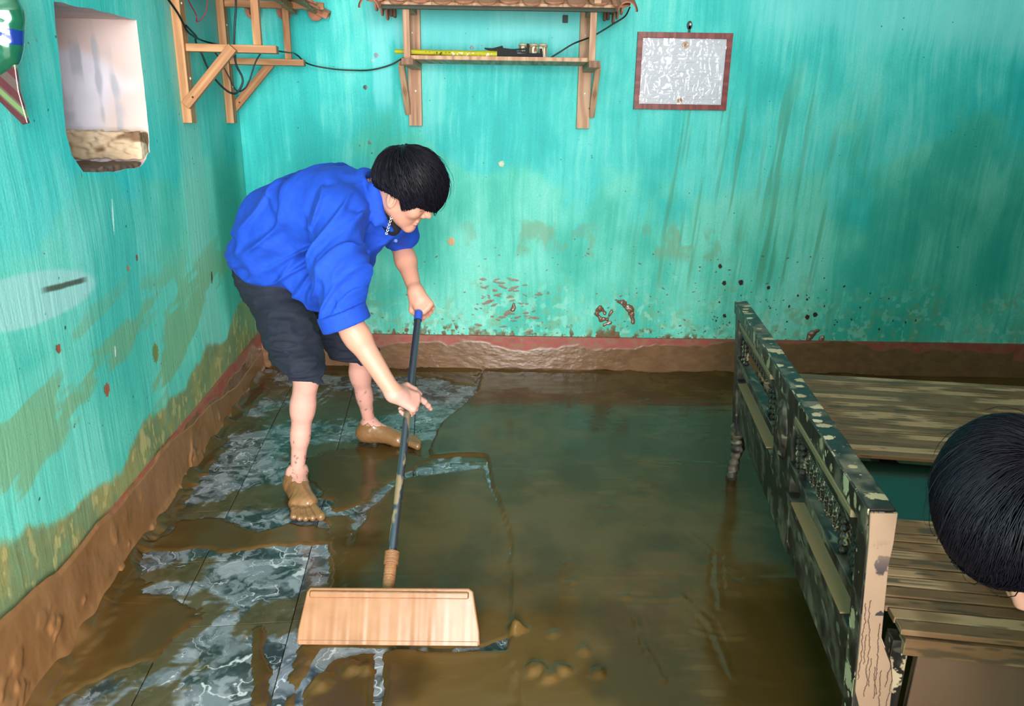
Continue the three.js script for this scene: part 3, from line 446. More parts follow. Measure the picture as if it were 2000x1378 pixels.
// things on the shelf of the back wall
{
  const tex = paint(512, 128, 1, 0.25, (u, v) => { let c = mix3(S(176, 168, 24), S(206, 196, 60), fbm(u * 12, v * 20, 880, 3)); const q = n2(u * 70, v * 26, 882); if (u > 0.3 && u < 0.95 && v > 0.07 && v < 0.19) c = mix3(c, u > 0.55 ? S(238, 238, 220) : S(92, 84, 20), sstep(0.58, 0.64, q)); return [...c, 0.5, 0.3]; }, { bump: false });
  const L = 0.47, g = new THREE.CylinderGeometry(0.0145, 0.0095, L, 14, 10); { const p = g.attributes.position; for (let i = 0; i < p.count; i++) { const y = p.getY(i); p.setX(i, p.getX(i) * (1 + 0.08 * Math.sin(y * 40))); p.setZ(i, p.getZ(i) * (1 + 0.08 * Math.cos(y * 33))); } }
  g.computeVertexNormals(); g.rotateZ(-Math.PI / 2);
  { const uv = g.attributes.uv; for (let i = 0; i < uv.count; i++) uv.setXY(i, uv.getY(i), (uv.getX(i) * 2 + 0.35) % 1); }
  const m = mesh('packet', g, phys({ map: tex.map, roughness: 0.32, clearcoat: 0.6 })); m.position.set(-0.325, 1.614, -3.655); m.rotation.z = -0.012;
  tag(m, 'long yellow printed packet lying along the shelf', 'packet');
  const P = [[35, 345], [95, 347], [165, 330], [172, 345], [240, 350], [343, 343], [343, 314], [356, 314], [362, 374], [272, 366], [272, 378], [438, 374], [438, 345], [452, 345], [460, 406], [430, 406], [100, 401], [95, 366], [40, 352]].map(([a, b]) => [(940 + a / 3.846 - 1010) * 0.00244, 1.652 - (b - 314) / 3.846 * 0.00255]);
  const sh = new THREE.Shape(P.map(q => new THREE.Vector2(...q))), slot = new THREE.Path([[268, 357], [330, 352], [335, 362], [270, 364]].map(([a, b]) => new THREE.Vector2((940 + a / 3.846 - 1010) * 0.00244, 1.652 - (b - 314) / 3.846 * 0.00255)));
  sh.holes.push(slot);
  const c = thing('caliper', 'black sliding caliper lying on the shelf in front of the cups', 'tool', [0.0, 0, -3.665]);
  mesh('body', new THREE.ExtrudeGeometry(sh, { depth: 0.012, bevelEnabled: true, bevelSize: 0.001, bevelThickness: 0.001, bevelSegments: 1 }).translate(0, 0.006, 0), std({ color: 0x101014, roughness: 0.75 }), c);
  mesh('scale_bar', box(0.15, 0.012, 0.006, 0.03, 1.613, 0.006, 0.001), std({ color: 0x6a6a6c, metalness: 0.7, roughness: 0.4 }), c);
  const cupTex = paint(128, 64, 1, 0.5, (u, v) => { const q = n2(u * 17, v * 22, 890); let k = mix3(S(226, 220, 200), S(136, 100, 60), sstep(0.55, 0.62, q)); if (v > 0.38 || v < 0.08) k = S(206, 190, 150); return [...k, 0.5, 0.4]; }, { bump: false });
  const matCup = std({ map: cupTex.map, roughness: 0.35 }), matLid = std({ color: 0xc9bc98, metalness: 0.1, roughness: 0.45 });
  [[0.03, 'leftmost'], [0.078, 'middle'], [0.123, 'rightmost']].forEach(([x, w], i) => {
    const g = thing('jar', `${w} of the three small gold patterned jars on the shelf`, 'jar', [x, 1.599, -3.735], 'gold patterned jars on the shelf');
    mesh('body', new THREE.LatheGeometry([[0, 0], [0.018, 0], [0.0205, 0.004], [0.0205, 0.052], [0.019, 0.056], [0, 0.056]].map(q => new THREE.Vector2(...q)), 24), matCup, g);
    mesh('lid', new THREE.LatheGeometry([[0, 0.056], [0.021, 0.056], [0.021, 0.064], [0.018, 0.067], [0, 0.067]].map(q => new THREE.Vector2(...q)), 24), matLid, g);
    g.rotation.y = i * 1.3;
  });
}
// cables
const matCable = std({ color: 0x0c0c0e, roughness: 0.45 });
tag(mesh('cable', tube([LW(1.15, 1.84, 0.02), LW(1.09, 1.765, 0.02), LW(0.96, 1.67, 0.045), LW(0.875, 1.624, 0.045), LW(0.78, 1.61, 0.045), [-1.30, 1.60, -3.23], [-1.294, 1.571, -3.25], [-1.268, 1.5, -3.25], [-1.223, 1.438, -3.25], [-1.183, 1.41, -3.25], [-1.16, 1.412, -3.25], [-1.132, 1.455, -3.25], [-1.134, 1.479, -3.25], [-1.152, 1.518, -3.25], [-1.155, 1.573, -3.25], [-1.148, 1.65, -3.25], [-1.133, 1.742, -3.25], [-1.129, 1.83, -3.25]], 0.0042, 120), matCable), 'thick black cable looping down below the left wall shelf', 'cable');
tag(mesh('cable', tube([LW(0.9, 1.64, 0.05), LW(0.8, 1.62, 0.05), [-1.275, 1.61, -3.22], [-1.209, 1.596, -3.3], [-1.12, 1.589, -3.32], [-1.036, 1.587, -3.36], [-1.01, 1.592, -3.5], [-1.03, 1.60, -3.72], [-1.0, 1.568, -3.78], [-0.9, 1.549, -3.82], [-0.8, 1.545, -3.85], [-0.711, 1.548, -3.85], [-0.612, 1.573, -3.85], [-0.545, 1.607, -3.85], [-0.5, 1.618, -3.84], [-0.3, 1.604, -3.75], [0.0, 1.604, -3.76]], 0.0036, 160), matCable), 'black cable strung along the back wall between the two shelves', 'cable');
tag(mesh('cable', tube([[-1.26, 1.585, -3.27], [-1.243, 1.56, -3.29], [-1.208, 1.481, -3.3], [-1.175, 1.42, -3.3], [-1.145, 1.43, -3.3], [-1.124, 1.458, -3.3], [-1.087, 1.539, -3.3], [-1.055, 1.582, -3.3]], 0.003, 70), matCable), 'thin black cable forming a V below the left shelf', 'cable');
tag(mesh('cable', tube([[0.157, 1.604, -3.72], [0.2, 1.63, -3.72], [0.262, 1.667, -3.72], [0.356, 1.705, -3.74], [0.447, 1.757, -3.72], [0.498, 1.79, -3.72], [0.52, 1.83, -3.74]], 0.0036, 60), matCable), 'black cable rising from the shelf board to the tile roof', 'cable');
tag(mesh('cable', tube([LW(0.86, 1.80, 0.045), LW(0.82, 1.74, 0.045), LW(0.75, 1.69, 0.05), [-1.258, 1.67, -3.15], [-1.228, 1.69, -3.15], [-1.206, 1.748, -3.15], [-1.20, 1.82, -3.15]], 0.0024, 60), std({ color: 0x7a1624, roughness: 0.5 })), 'thin dark red wire looping beside the left shelf post', 'cable');
tag(mesh('cable', tube([LW(1.14, 1.78, 0.02), LW(1.09, 1.735, 0.012), LW(1.04, 1.725, 0.01), LW(0.99, 1.735, 0.012), LW(0.95, 1.79, 0.02)], 0.0024, 40), std({ color: 0x5a1a26, roughness: 0.5 })), 'short dark red wire on the left wall above the opening', 'cable');
{ const b = mesh('wall_clip', box(0.026, 0.034, 0.012, 0.232, 1.795, ZB + 0.006, 0.002), std({ color: 0x23262a, roughness: 0.5 })); tag(b, 'small dark plastic clip on the wall under the tile roof', 'clip'); }

// framed certificate in crumpled clear film
{
  const W = 0.46, Hh = 0.354, f = thing('picture_frame', 'red-brown framed certificate wrapped in crinkled clear film', 'picture frame', [0.8165, 1.5645, ZB]);
  const mf = std({ ...woodTex(S(142, 58, 52), S(120, 44, 42), S(90, 30, 30), 900), bumpScale: 0.0004, roughness: 0.7 });
  const bar = (l) => { const s = new THREE.Shape([[-l / 2, 0], [l / 2, 0], [l / 2 - 0.024, 0.024], [-l / 2 + 0.024, 0.024]].map(q => new THREE.Vector2(...q))); return metreUV(new THREE.ExtrudeGeometry(s, { depth: 0.016, bevelEnabled: true, bevelSize: 0.0012, bevelThickness: 0.0015, bevelSegments: 2 })); };
  for (const [l, a, x, y] of [[W, 0, 0, -Hh / 2], [W, Math.PI, 0, Hh / 2], [Hh, Math.PI / 2, W / 2, 0], [Hh, -Math.PI / 2, -W / 2, 0]]) mesh('moulding', bar(l).rotateZ(a).translate(x, y, 0.004), mf, f);
  const cv = document.createElement('canvas'); cv.width = 640; cv.height = 480; const c = cv.getContext('2d');
  c.fillStyle = '#d0ceda'; c.fillRect(0, 0, 640, 480); c.strokeStyle = '#c2b9bb'; c.lineWidth = 3; c.strokeRect(34, 40, 572, 400);
  c.fillStyle = '#c4a08c'; c.beginPath(); c.arc(330, 46, 27, 0, 7); c.fill(); c.fillStyle = '#a77d68'; c.beginPath(); c.arc(330, 46, 12, 0, 7); c.fill();
  c.fillStyle = '#c08a66'; c.beginPath(); c.arc(318, 452, 20, 0, 7); c.fill(); c.fillStyle = '#5a3428'; c.fillRect(308, 448, 6, 8); c.fillRect(322, 446, 6, 8);
  c.fillStyle = '#8c8a98';
  for (const [x, y, w] of [[250, 110, 180], [200, 170, 250], [270, 240, 100], [240, 290, 160], [170, 340, 300], [160, 372, 340], [360, 420, 150]]) for (let i = 0; i < w; i += 7) if (rnd() > 0.22) c.fillRect(x + i, y + rr(-1, 1), rr(2, 6), rr(1.5, 3));
  const t = new THREE.CanvasTexture(cv); t.colorSpace = THREE.SRGBColorSpace;
  mesh('paper', new THREE.BoxGeometry(W - 0.05, Hh - 0.05, 0.003).translate(0, 0, 0.0065), std({ map: t, roughness: 0.7 }), f);
  const fg = new THREE.PlaneGeometry(W - 0.044, Hh - 0.044, 200, 150), p = fg.attributes.position;
  for (let i = 0; i < p.count; i++) { const x = p.getX(i), y = p.getY(i), q = sstep(0.10, 0.18, Math.abs(x)) * 0.6 + 0.4; const cr = Math.abs(fbm(x * 13 + y * 5, y * 10 - x * 6, 910, 3) - 0.5) * 2, cr2 = Math.abs(n2(x * 60 + fbm(y * 20, x * 20, 3) * 3, y * 50, 912) - 0.5) * 2; p.setZ(i, 0.0145 + (1 - cr) ** 3 * 0.004 * q + (1 - cr2) ** 4 * 0.0018); }
  fg.computeVertexNormals();
  mesh('film', fg, phys({ color: 0xffffff, transmission: 1, thickness: 0, roughness: 0.08, ior: 1.5 }), f);
  const n = mesh('hanger', merge([new THREE.CylinderGeometry(0.012, 0.014, 0.006, 14).rotateX(Math.PI / 2).scale(1, 1.5, 1), box(0.012, 0.035, 0.004, 0, -0.02, 0.001, 0.001)]).translate(0.02, Hh / 2 + 0.035, 0.003), std({ color: 0x39413f, roughness: 0.6 }), f);
  mesh('nail', new THREE.SphereGeometry(0.006, 12, 8).translate(0.022, Hh / 2 + 0.038, 0.009), matNail, n);
  mesh('nail', new THREE.SphereGeometry(0.004, 12, 8).translate(0.012, -Hh / 2 - 0.006, 0.008), matNail, f);
}
// foil balloon against the left wall
{
  const b = thing('foil_balloon', 'shiny green foil balloon with white zigzag at the left wall', 'balloon', [-1.185, 1.505, -1.75]);
  const tx = paint(256, 256, 1, 1, (u, v) => { let c = mix3(S(20, 84, 62), S(40, 120, 90), fbm(u * 4, v * 4, 930, 3)); const zz = Math.abs(((u * 5.5) % 1) - 0.5) * 0.22, q = Math.abs(v - 0.70 - zz); if (q < 0.022 && u > 0.45) c = S(222, 232, 226); if (Math.abs(v - 0.80 - zz) < 0.015 && u > 0.45) c = S(210, 224, 214); if (v < 0.58 - (u - 0.6) * 0.6 && v > 0.38 && u < 0.86) c = S(176, 30, 44); if (v < 0.44 - (u - 0.8) * 0.2 && v > 0.31 && u > 0.5) c = S(28, 58, 140); return [...c, 0.5, 0.3]; }, { bump: false, rough: false });
  const f = ell([0, 0, 0], [0.108, 0.13, 0.045]), body = nets((x, y, z) => f(x, y, z) + (n3(Math.atan2(y, x) * 6, z * 20, 3) - 0.5) * 0.006, [-0.13, -0.15, -0.07], [0.13, 0.15, 0.07], 0.005);
  planeUV(body, x => x / 0.24 + 0.5, (x, y) => y / 0.28 + 0.5);
  mesh('body', body, phys({ map: tx.map, roughness: 0.16, metalness: 0.35, clearcoat: 1, clearcoatRoughness: 0.06 }), b);
  const s = new THREE.Shape([[0.02, -0.105], [0.076, -0.095], [0.074, -0.15], [0.082, -0.215], [0.072, -0.218], [0.03, -0.17]].map(q => new THREE.Vector2(...q)));
  const tx2 = paint(64, 128, 0.1, 0.2, (u, v) => { const k = v * 0.9 + u * 0.9; let c = S(96, 70, 66); if (k % 0.045 < 0.02) c = S(88, 26, 34); if ((k + 0.02) % 0.09 < 0.014) c = S(110, 130, 80); return [...c, 0.5, 0.3]; }, { bump: false, rough: false });
  const tg = new THREE.ExtrudeGeometry(s, { depth: 0.006, bevelEnabled: true, bevelSize: 0.002, bevelThickness: 0.002, bevelSegments: 2 }); planeUV(tg, x => x / 0.1, (x, y) => y / 0.2 + 2);
  mesh('tail', tg, phys({ map: tx2.map, roughness: 0.25, metalness: 0.3, clearcoat: 0.8 }), b);
}

// ---------------------------------------------------------------- bed with a carved headboard
{
  const bed = thing('bed', 'muddy slatted wooden bed with a dark carved headboard', 'bed', [0.8586, 0, -2.595]);
  bed.rotation.y = -Math.asin(0.1376);       // local x along the bed, z towards the door
  const splat = [];
  for (let i = 0; i < 800; i++) { const r = rr(0, 1) ** 4 * 0.02 + 0.0012; splat.push([rr(0, 1), rr(0, 1), r, r * rr(1, 1.8), rr(-0.5, 0.5), mix3(S(206, 184, 152), S(176, 150, 116), rnd()), 1]); }
  const dSplat = drawer(splat, 0.03);
  const darkWood = (dirt, sp, sd) => { const m = paint(1024, 1024, 1, 1, (u, v) => { const g = fbm(u * 60, v * 8, sd, 3), s = fbm(u * 18, v * 18, sd + 1, 4), sc = n2(u * 14 + v * 60, v * 14 - u * 30, sd + 2); let c = mix3(S(20, 17, 16), S(52, 43, 38), g); c = mix3(c, S(128, 112, 94), sstep(0.6 - dirt * 0.26, 0.78, s) * 0.85); c = mix3(c, S(150, 140, 118), sstep(0.78, 0.9, sc) * 0.7 * dirt); let d = 0; if (sp) d = dSplat(u, v, c); return [...c, g * 0.4 + d * 0.6, 0.3 + s * 0.3 + d * 0.2]; }); return phys({ ...m, bumpScale: 0.0015, roughness: 1, specularIntensity: 0.7 }); };
  const mDark = darkWood(0.5, true, 1000), mScr = darkWood(1, false, 1010);
  const mCream = (() => { const cr = []; for (let k = 0; k < 9; k++) { let x = 0.192 + 0.0068 * k + rr(-0.002, 0.002), y = rr(0.22, 0.42); for (let i = 0; i < 220; i++) { cr.push([x, y, 0.0006, 0.0014, 0, S(92, 64, 52), 1]); x += rr(-0.0007, 0.0007); y += 0.0011; if (rnd() < 0.006 || y > 0.6) break; } }
    const dCr = drawer(cr, 0.02);
    const m = paint(512, 1024, 0.25, 0.5, (u, v) => { let c = mix3(S(150, 114, 92), S(168, 132, 108), fbm(u * 18, v * 12, 1020, 3)); const d = Math.max(dCr(u, v, c), dCr(u, v + 0.5, c)); c = mix3(c, S(46, 36, 44), sstep(0.60, 0.66, fbm(u * 40, v * 30, 1022, 4)) * sstep(0.16, 0.06, v)); return [...c, 0.6 - 0.5 * d, 0.7]; }); for (const t of Object.values(m)) t.repeat.set(4, 2); return std({ ...m, bumpScale: 0.0015, roughness: 1 }); })();
  const mGlossTop = phys({ color: new THREE.Color(0.05, 0.05, 0.05), roughness: 0.18, clearcoat: 1, clearcoatRoughness: 0.08 });
  // headboard axes: u along it towards the door, v up with its slight lean, w out to the left
  const HB = new THREE.Matrix4().makeBasis(new THREE.Vector3(0, 0, 1), new THREE.Vector3(-0.0715, 0.9974, 0), new THREE.Vector3(-0.9974, -0.0715, 0));
  const hb = (name, g, m, parent = bed) => mesh(name, g.applyMatrix4(HB), m, parent);
  const bar = (u0, u1, v0, v1, w0, w1, r = 0.003) => box(u1 - u0, v1 - v0, w1 - w0, (u0 + u1) / 2, (v0 + v1) / 2, (w0 + w1) / 2, r);
  hb('post', bar(-0.035, 0.035, 0.2, 0.668, -0.036, 0), mScr);
  // carved far foot, curving out to the left
  { const f = union([cap([0, 0.22, -0.018], [0, 0.14, -0.018], 0.028, 0.022), cap([0, 0.14, -0.018], [0, 0.06, -0.006], 0.02, 0.016), cap([0, 0.06, -0.006], [0, 0.0, 0.004], 0.016, 0.022)], 0.02); hb('foot', nets((x, y, z) => f(x, y, z) + Math.sin(y * 220) * 0.0022, [-0.05, -0.02, -0.06], [0.05, 0.26, 0.04], 0.004), mScr); }
  { const s = new THREE.Shape([[-0.034, 0.668], [0, 0.668], [0, 0.0], [-0.062, 0.0], [-0.062, 0.36], [-0.056, 0.40], [-0.036, 0.45]].map(q => new THREE.Vector2(...q)));
    const g = new THREE.ExtrudeGeometry(s, { depth: 0.05, bevelEnabled: true, bevelSize: 0.002, bevelThickness: 0.002, bevelSegments: 2 }); g.rotateY(-Math.PI / 2); g.scale(1, 1, 1); // x<-depth, z<-w
    const p = g.attributes.position; for (let i = 0; i < p.count; i++) { p.setX(i, p.getX(i) + 1.512); } metreUV(g);
    hb('post', g, mDark);
    const face = new THREE.ShapeGeometry(s); const e = new THREE.ExtrudeGeometry(new THREE.Shape([[-0.040, 0.696], [0.001, 0.696], [-0.001, 0.64], [-0.001, 0.34], [-0.012, 0.30], [-0.010, 0.02], [-0.06, 0.02], [-0.06, 0.36], [-0.054, 0.40], [-0.034, 0.452], [-0.034, 0.6], [-0.038, 0.64]].map(q => new THREE.Vector2(...q))), { depth: 0.004, bevelEnabled: true, bevelSize: 0.001, bevelThickness: 0.0015, bevelSegments: 2 });
    metreUV(e); e.rotateY(-Math.PI / 2); { const p = e.attributes.position; for (let i = 0; i < p.count; i++) p.setX(i, p.getX(i) + 1.519); }
    hb('mud_cake', e, mCream); }
  hb('top_rail', bar(-0.045, 1.510, 0.655, 0.70, -0.042, 0.004, 0.004), mDark);
  for (const [a, b] of [[0.035, 0.70], [0.92, 1.464]]) {
    hb('rail', bar(a, b, 0.605, 0.64, -0.03, -0.006), mScr); hb('rail', bar(a, b, 0.485, 0.512, -0.034, 0.0), mScr); hb('rail', bar(a, b, 0.395, 0.425, -0.034, 0.0), mScr);
    hb('ledge', bar(a + 0.06, b - 0.05, 0.425, 0.429, -0.03, 0.004, 0.001), std({ color: new THREE.Color(...S(140, 108, 74)).convertSRGBToLinear(), roughness: 0.6 }));
    hb('ledge', bar(a + 0.06, b - 0.03, 0.64, 0.655, -0.028, 0.006, 0.002), std({ color: new THREE.Color(...S(146, 118, 88)).convertSRGBToLinear(), roughness: 0.6 }));
  }
  hb('stile', bar(0.70, 0.92, 0.25, 0.657, -0.034, -0.005), mScr);
  hb('carving', nets((x, y, z) => ell([0.81, 0.55, -0.005], [0.055, 0.085, 0.014])(x, y, z) + Math.sin(x * 190) * Math.sin(y * 120) * 0.003, [0.74, 0.45, -0.03], [0.88, 0.65, 0.016], 0.004), mScr);
  hb('panel', bar(0.03, 1.468, 0.25, 0.41, -0.026, -0.008), mScr);
  const beads = []; for (let i = 0; i <= 60; i++) { const t = i / 60; beads.push(new THREE.Vector2(0.0065 + 0.0045 * Math.abs(Math.sin(t * Math.PI * 6)), 0.512 + t * 0.095)); }
  for (const u of [0.10, 0.145, 0.60, 0.645, 0.965, 1.0, 1.34, 1.41]) hb('baluster', metreUV(new THREE.LatheGeometry(beads, 12).translate(u, 0, -0.015)), mDark);
  for (let k = 0; k < 8; k++) hb('drop', new THREE.SphereGeometry(1, 14, 10).scale(0.013, 0.034, 0.010).translate(1.075 + k * 0.032, 0.575 - (k % 2) * 0.008, -0.012), mDark);
  for (let k = 0; k < 7; k++) hb('drop', new THREE.SphereGeometry(1, 14, 10).scale(0.014, 0.02, 0.010).translate(0.26 + k * 0.04, 0.595, -0.016), mDark);
  // slats along the bed
  const slatMats = [0, 1, 2].map(k => { const m = paint(512, 128, 2, 0.5, (u, v) => { const s = fbm(u * 5, v * 22, 1100 + k * 10, 4), p = fbm(u * 3.4, v * 9, 1103 + k * 10, 4), g = n2(u * 20, v * 160, 1104 + k); let c = mix3(S(100, 68, 42), S(150, 108, 72), s); c = mix3(c, S(200, 160, 122), sstep(0.51, 0.63, p) * 0.8); c = mix3(c, S(62, 50, 36), sstep(0.66, 0.8, g) * 0.6); return [...c, s, 0.4 + 0.3 * p]; }); for (const t of Object.values(m)) { t.wrapS = t.wrapT = THREE.MirroredRepeatWrapping; t.repeat.set(0.5, 2); } return std({ ...m, bumpScale: 0.0015, roughness: 1 }); });
  let k = 0; const slatGeos = [0, 1, 2].map(i => { const g = box(1.86, 0.012, 0.0315, 0, 0, 0, 0.0025); const uv = g.attributes.uv; for (let q = 0; q < uv.count; q++) uv.setXY(q, uv.getX(q) + i * 0.61, uv.getY(q) + i * 0.13); return g; });
  for (const [a, n] of [[0.0, 20], [1.06, 12]]) for (let i = 0; i < n; i++, k++) { const m = mesh('slat', slatGeos[k % 3], slatMats[(k * 7 + (k >> 2)) % 3], bed); m.position.set(0.975 + rr(-0.004, 0.004), 0.446 + rr(-0.0015, 0.0015), a + 0.02 + i * 0.0355); }
  mesh('panel', box(1.86, 0.008, 0.40, 0.98, 0.418, 0.885, 0.001), phys({ color: new THREE.Color(...S(14, 42, 32)).convertSRGBToLinear(), roughness: 0.35, clearcoat: 0.3 }), bed);
  for (const x of [0.30, 0.95, 1.6]) mesh('cross_bar', box(0.05, 0.03, 1.46, x, 0.398, 0.75), mScr, bed);
  const mRail = phys({ ...(() => { const m = paint(512, 256, 1, 0.5, (u, v) => { const s = fbm(u * 9, v * 9, 1150, 4); let c = mix3(S(104, 74, 56), S(128, 96, 76), s); c = mix3(c, S(46, 36, 30), sstep(0.66, 0.72, n2(u * 90, v * 16, 1152)) * sstep(0.5, 0.6, fbm(u * 5, v * 5, 1154, 3)) * 0.8); return [...c, s, 0.35 + 0.2 * s]; }); return m; })(), bumpScale: 0.001, roughness: 1, clearcoat: 0.2 });
  mesh('side_rail', box(1.86, 0.035, 0.03, 0.985, 0.422, 1.478), slatMats[0], bed);
  mesh('side_rail', box(1.86, 0.035, 0.03, 0.985, 0.40, 0.02), mScr, bed);
  mesh('apron', box(1.82, 0.30, 0.018, 1.0, 0.25, 1.462, 0.003), mRail, bed);
  mesh('side_post', box(0.03, 0.42, 0.035, 0.055, 0.215, 1.462), mDark, bed);
  for (const z of [0.03, 1.455]) mesh('leg', box(0.05, 0.40, 0.05, 1.86, 0.20, z), mScr, bed);
}

// ---------------------------------------------------------------- people
const lin = (r, g, b) => { const c = new THREE.Color(); c.setRGB(r / 255, g / 255, b / 255, THREE.SRGBColorSpace); return [c.r, c.g, c.b]; };
const SKIN = lin(208, 148, 126), SKINLEG = lin(212, 156, 142), LIP = lin(196, 112, 104), BROW = lin(40, 28, 26);
// a hand: palm and five bent fingers. d towards the knuckles, n out of the palm, s towards the thumb
function hand(wr, d, n, s, curl, thumb, k = 1) {
  const at = (a, b, c) => add(wr, add(mul(d, a * k), add(mul(n, b * k), mul(s, c * k)))), out = [];
  const offs = [0.028, 0.0095, -0.009, -0.0265], lens = [[0.043, 0.026, 0.021], [0.046, 0.029, 0.022], [0.042, 0.027, 0.021], [0.034, 0.021, 0.018]], rad = [0.0095, 0.0098, 0.0093, 0.0083], kn = [0.084, 0.088, 0.084, 0.077];
  for (let i = 0; i < 4; i++) out.push({ f: cap(at(0.005, 0, offs[i] * 0.5), at(kn[i], -0.003, offs[i]), 0.0165 * k, 0.0125 * k), k: 0.014 });
  out.push({ f: cap(at(0.02, 0.004, 0.018), at(0.055, 0.006, 0.028), 0.015 * k, 0.011 * k), k: 0.014 });
  for (let i = 0; i < 4; i++) {
    let p = at(kn[i], -0.002, offs[i]), a = 0; const spread = offs[i] * 1.2;
    for (let j = 0; j < 3; j++) {
      a += curl[i][j] * Math.PI / 180; const dir = unit(add(mul(d, Math.cos(a)), add(mul(n, Math.sin(a)), mul(s, spread * Math.max(0, Math.cos(a)))))), q = add(p, mul(dir, lens[i][j] * k)), r0 = rad[i] * k * (1 - j * 0.09), r1 = rad[i] * k * (1 - (j + 1) * 0.09);
      out.push({ f: cap(p, q, r0, r1), k: j === 0 ? 0.008 : 0.004 }); if (j < 2) out.push({ f: cap(q, q, r1 * 1.06), k: 0.004 }); p = q;
    }
  }
  let p = at(0.022, 0.004, 0.026); [0.042, 0.033, 0.027].forEach((l, j) => { const t = thumb[j], dir = unit(add(mul(d, t[0]), add(mul(n, t[1]), mul(s, t[2])))), q = add(p, mul(dir, l * k)); out.push({ f: cap(p, q, (0.0145 - j * 0.0018) * k, (0.0125 - j * 0.0016) * k), k: j === 0 ? 0.012 : 0.004 }); p = q; });
  return out;
}
function bounds(pts, m) { return [[0, 1, 2].map(i => Math.min(...pts.map(p => p[i])) - m), [0, 1, 2].map(i => Math.max(...pts.map(p => p[i])) + m)]; }
// head in its own axes: x to its left, y up, z the way it looks
function headField() {
  const L = [
    { f: ell([0, 0.03, -0.012], [0.076, 0.092, 0.097]) }, { f: ell([0, -0.032, 0.032], [0.058, 0.082, 0.058]), k: 0.03 },
    { f: cap([0.046, -0.05, 0.0], [0.012, -0.104, 0.066], 0.02, 0.014), k: 0.025 }, { f: cap([-0.046, -0.05, 0.0], [-0.012, -0.104, 0.066], 0.02, 0.014), k: 0.025 },
    { f: ell([0.038, -0.022, 0.062], [0.024, 0.022, 0.022]), k: 0.02 }, { f: ell([-0.038, -0.022, 0.062], [0.024, 0.022, 0.022]), k: 0.02 },
    { f: cap([-0.034, 0.024, 0.078], [0.034, 0.024, 0.078], 0.0125), k: 0.02 },
    { f: cap([0, 0.012, 0.088], [0, -0.028, 0.107], 0.008, 0.0115), k: 0.012 }, { f: cap([0.012, -0.034, 0.094], [-0.012, -0.034, 0.094], 0.009), k: 0.008 },
    { f: ell([0.034, 0.003, 0.099], [0.017, 0.012, 0.018]), k: 0.012, cut: true }, { f: ell([-0.034, 0.003, 0.099], [0.017, 0.012, 0.018]), k: 0.012, cut: true },
    { f: ell([0.033, 0.003, 0.076], [0.0145, 0.0115, 0.0125]), k: 0.003 }, { f: ell([-0.033, 0.003, 0.076], [0.0145, 0.0115, 0.0125]), k: 0.003 },
    { f: cap([-0.018, -0.061, 0.086], [0.018, -0.061, 0.086], 0.0065), k: 0.007 }, { f: cap([-0.015, -0.0725, 0.085], [0.015, -0.0725, 0.085], 0.007), k: 0.007 },
    { f: ell([0, -0.0665, 0.097], [0.022, 0.0016, 0.012]), k: 0.003, cut: true },
    { f: ell([0, -0.102, 0.072], [0.02, 0.015, 0.015]), k: 0.02 },
  ];
  for (const e of [-1, 1]) {
    const X = unit([e * 0.9, 0, -0.42]), Y = unit([0, 0.97, -0.22]), Z = unit(cross(X, Y));
    L.push({ f: ell([e * 0.081, -0.006, -0.014], [0.0085, 0.033, 0.020], [X, Y, Z]), k: 0.006 }, { f: ell([e * 0.0885, -0.002, -0.012], [0.006, 0.021, 0.011], [X, Y, Z]), k: 0.005, cut: true }, { f: cap([e * 0.084, 0.004, -0.016], [e * 0.085, -0.016, -0.012], 0.004), k: 0.005 });
  }
  return union(L, 0.02);
}
const headColor = (x, y, z) => {
  let c = SKIN; const a = Math.abs(x);
  c = mix3(c, LIP, sstep(1.1, 0.8, Math.hypot(x / 0.021, (y + 0.067) / 0.0105)) * (z > 0.06 ? 0.75 : 0));
  if (z > 0.05) { c = mix3(c, BROW, sstep(1.1, 0.75, Math.hypot((a - 0.034) / 0.019, (y - 0.024 - (a - 0.034) * 0.1) / 0.0045)) * 0.85); c = mix3(c, BROW, sstep(1.1, 0.7, Math.hypot((a - 0.033) / 0.015, (y + 0.005) / 0.0026)) * 0.9); c = mix3(c, lin(205, 130, 112), sstep(1, 0.2, Math.hypot((a - 0.042) / 0.02, (y + 0.035) / 0.018)) * 0.25); }
  return c;
};
const placeHead = (C, f, upHint, k) => { const Z = unit(f), X = unit(cross(upHint, Z)), Y = cross(Z, X); return { C, X, Y, Z, k, w: (x, y, z) => add(C, add(mul(X, x * k), add(mul(Y, y * k), mul(Z, z * k)))), l: (x, y, z) => { const p = [x - C[0], y - C[1], z - C[2]]; return [dot(p, X) / k, dot(p, Y) / k, dot(p, Z) / k]; }, M: new THREE.Matrix4().makeBasis(new THREE.Vector3(...mul(X, k)), new THREE.Vector3(...mul(Y, k)), new THREE.Vector3(...mul(Z, k))).setPosition(...C) }; };
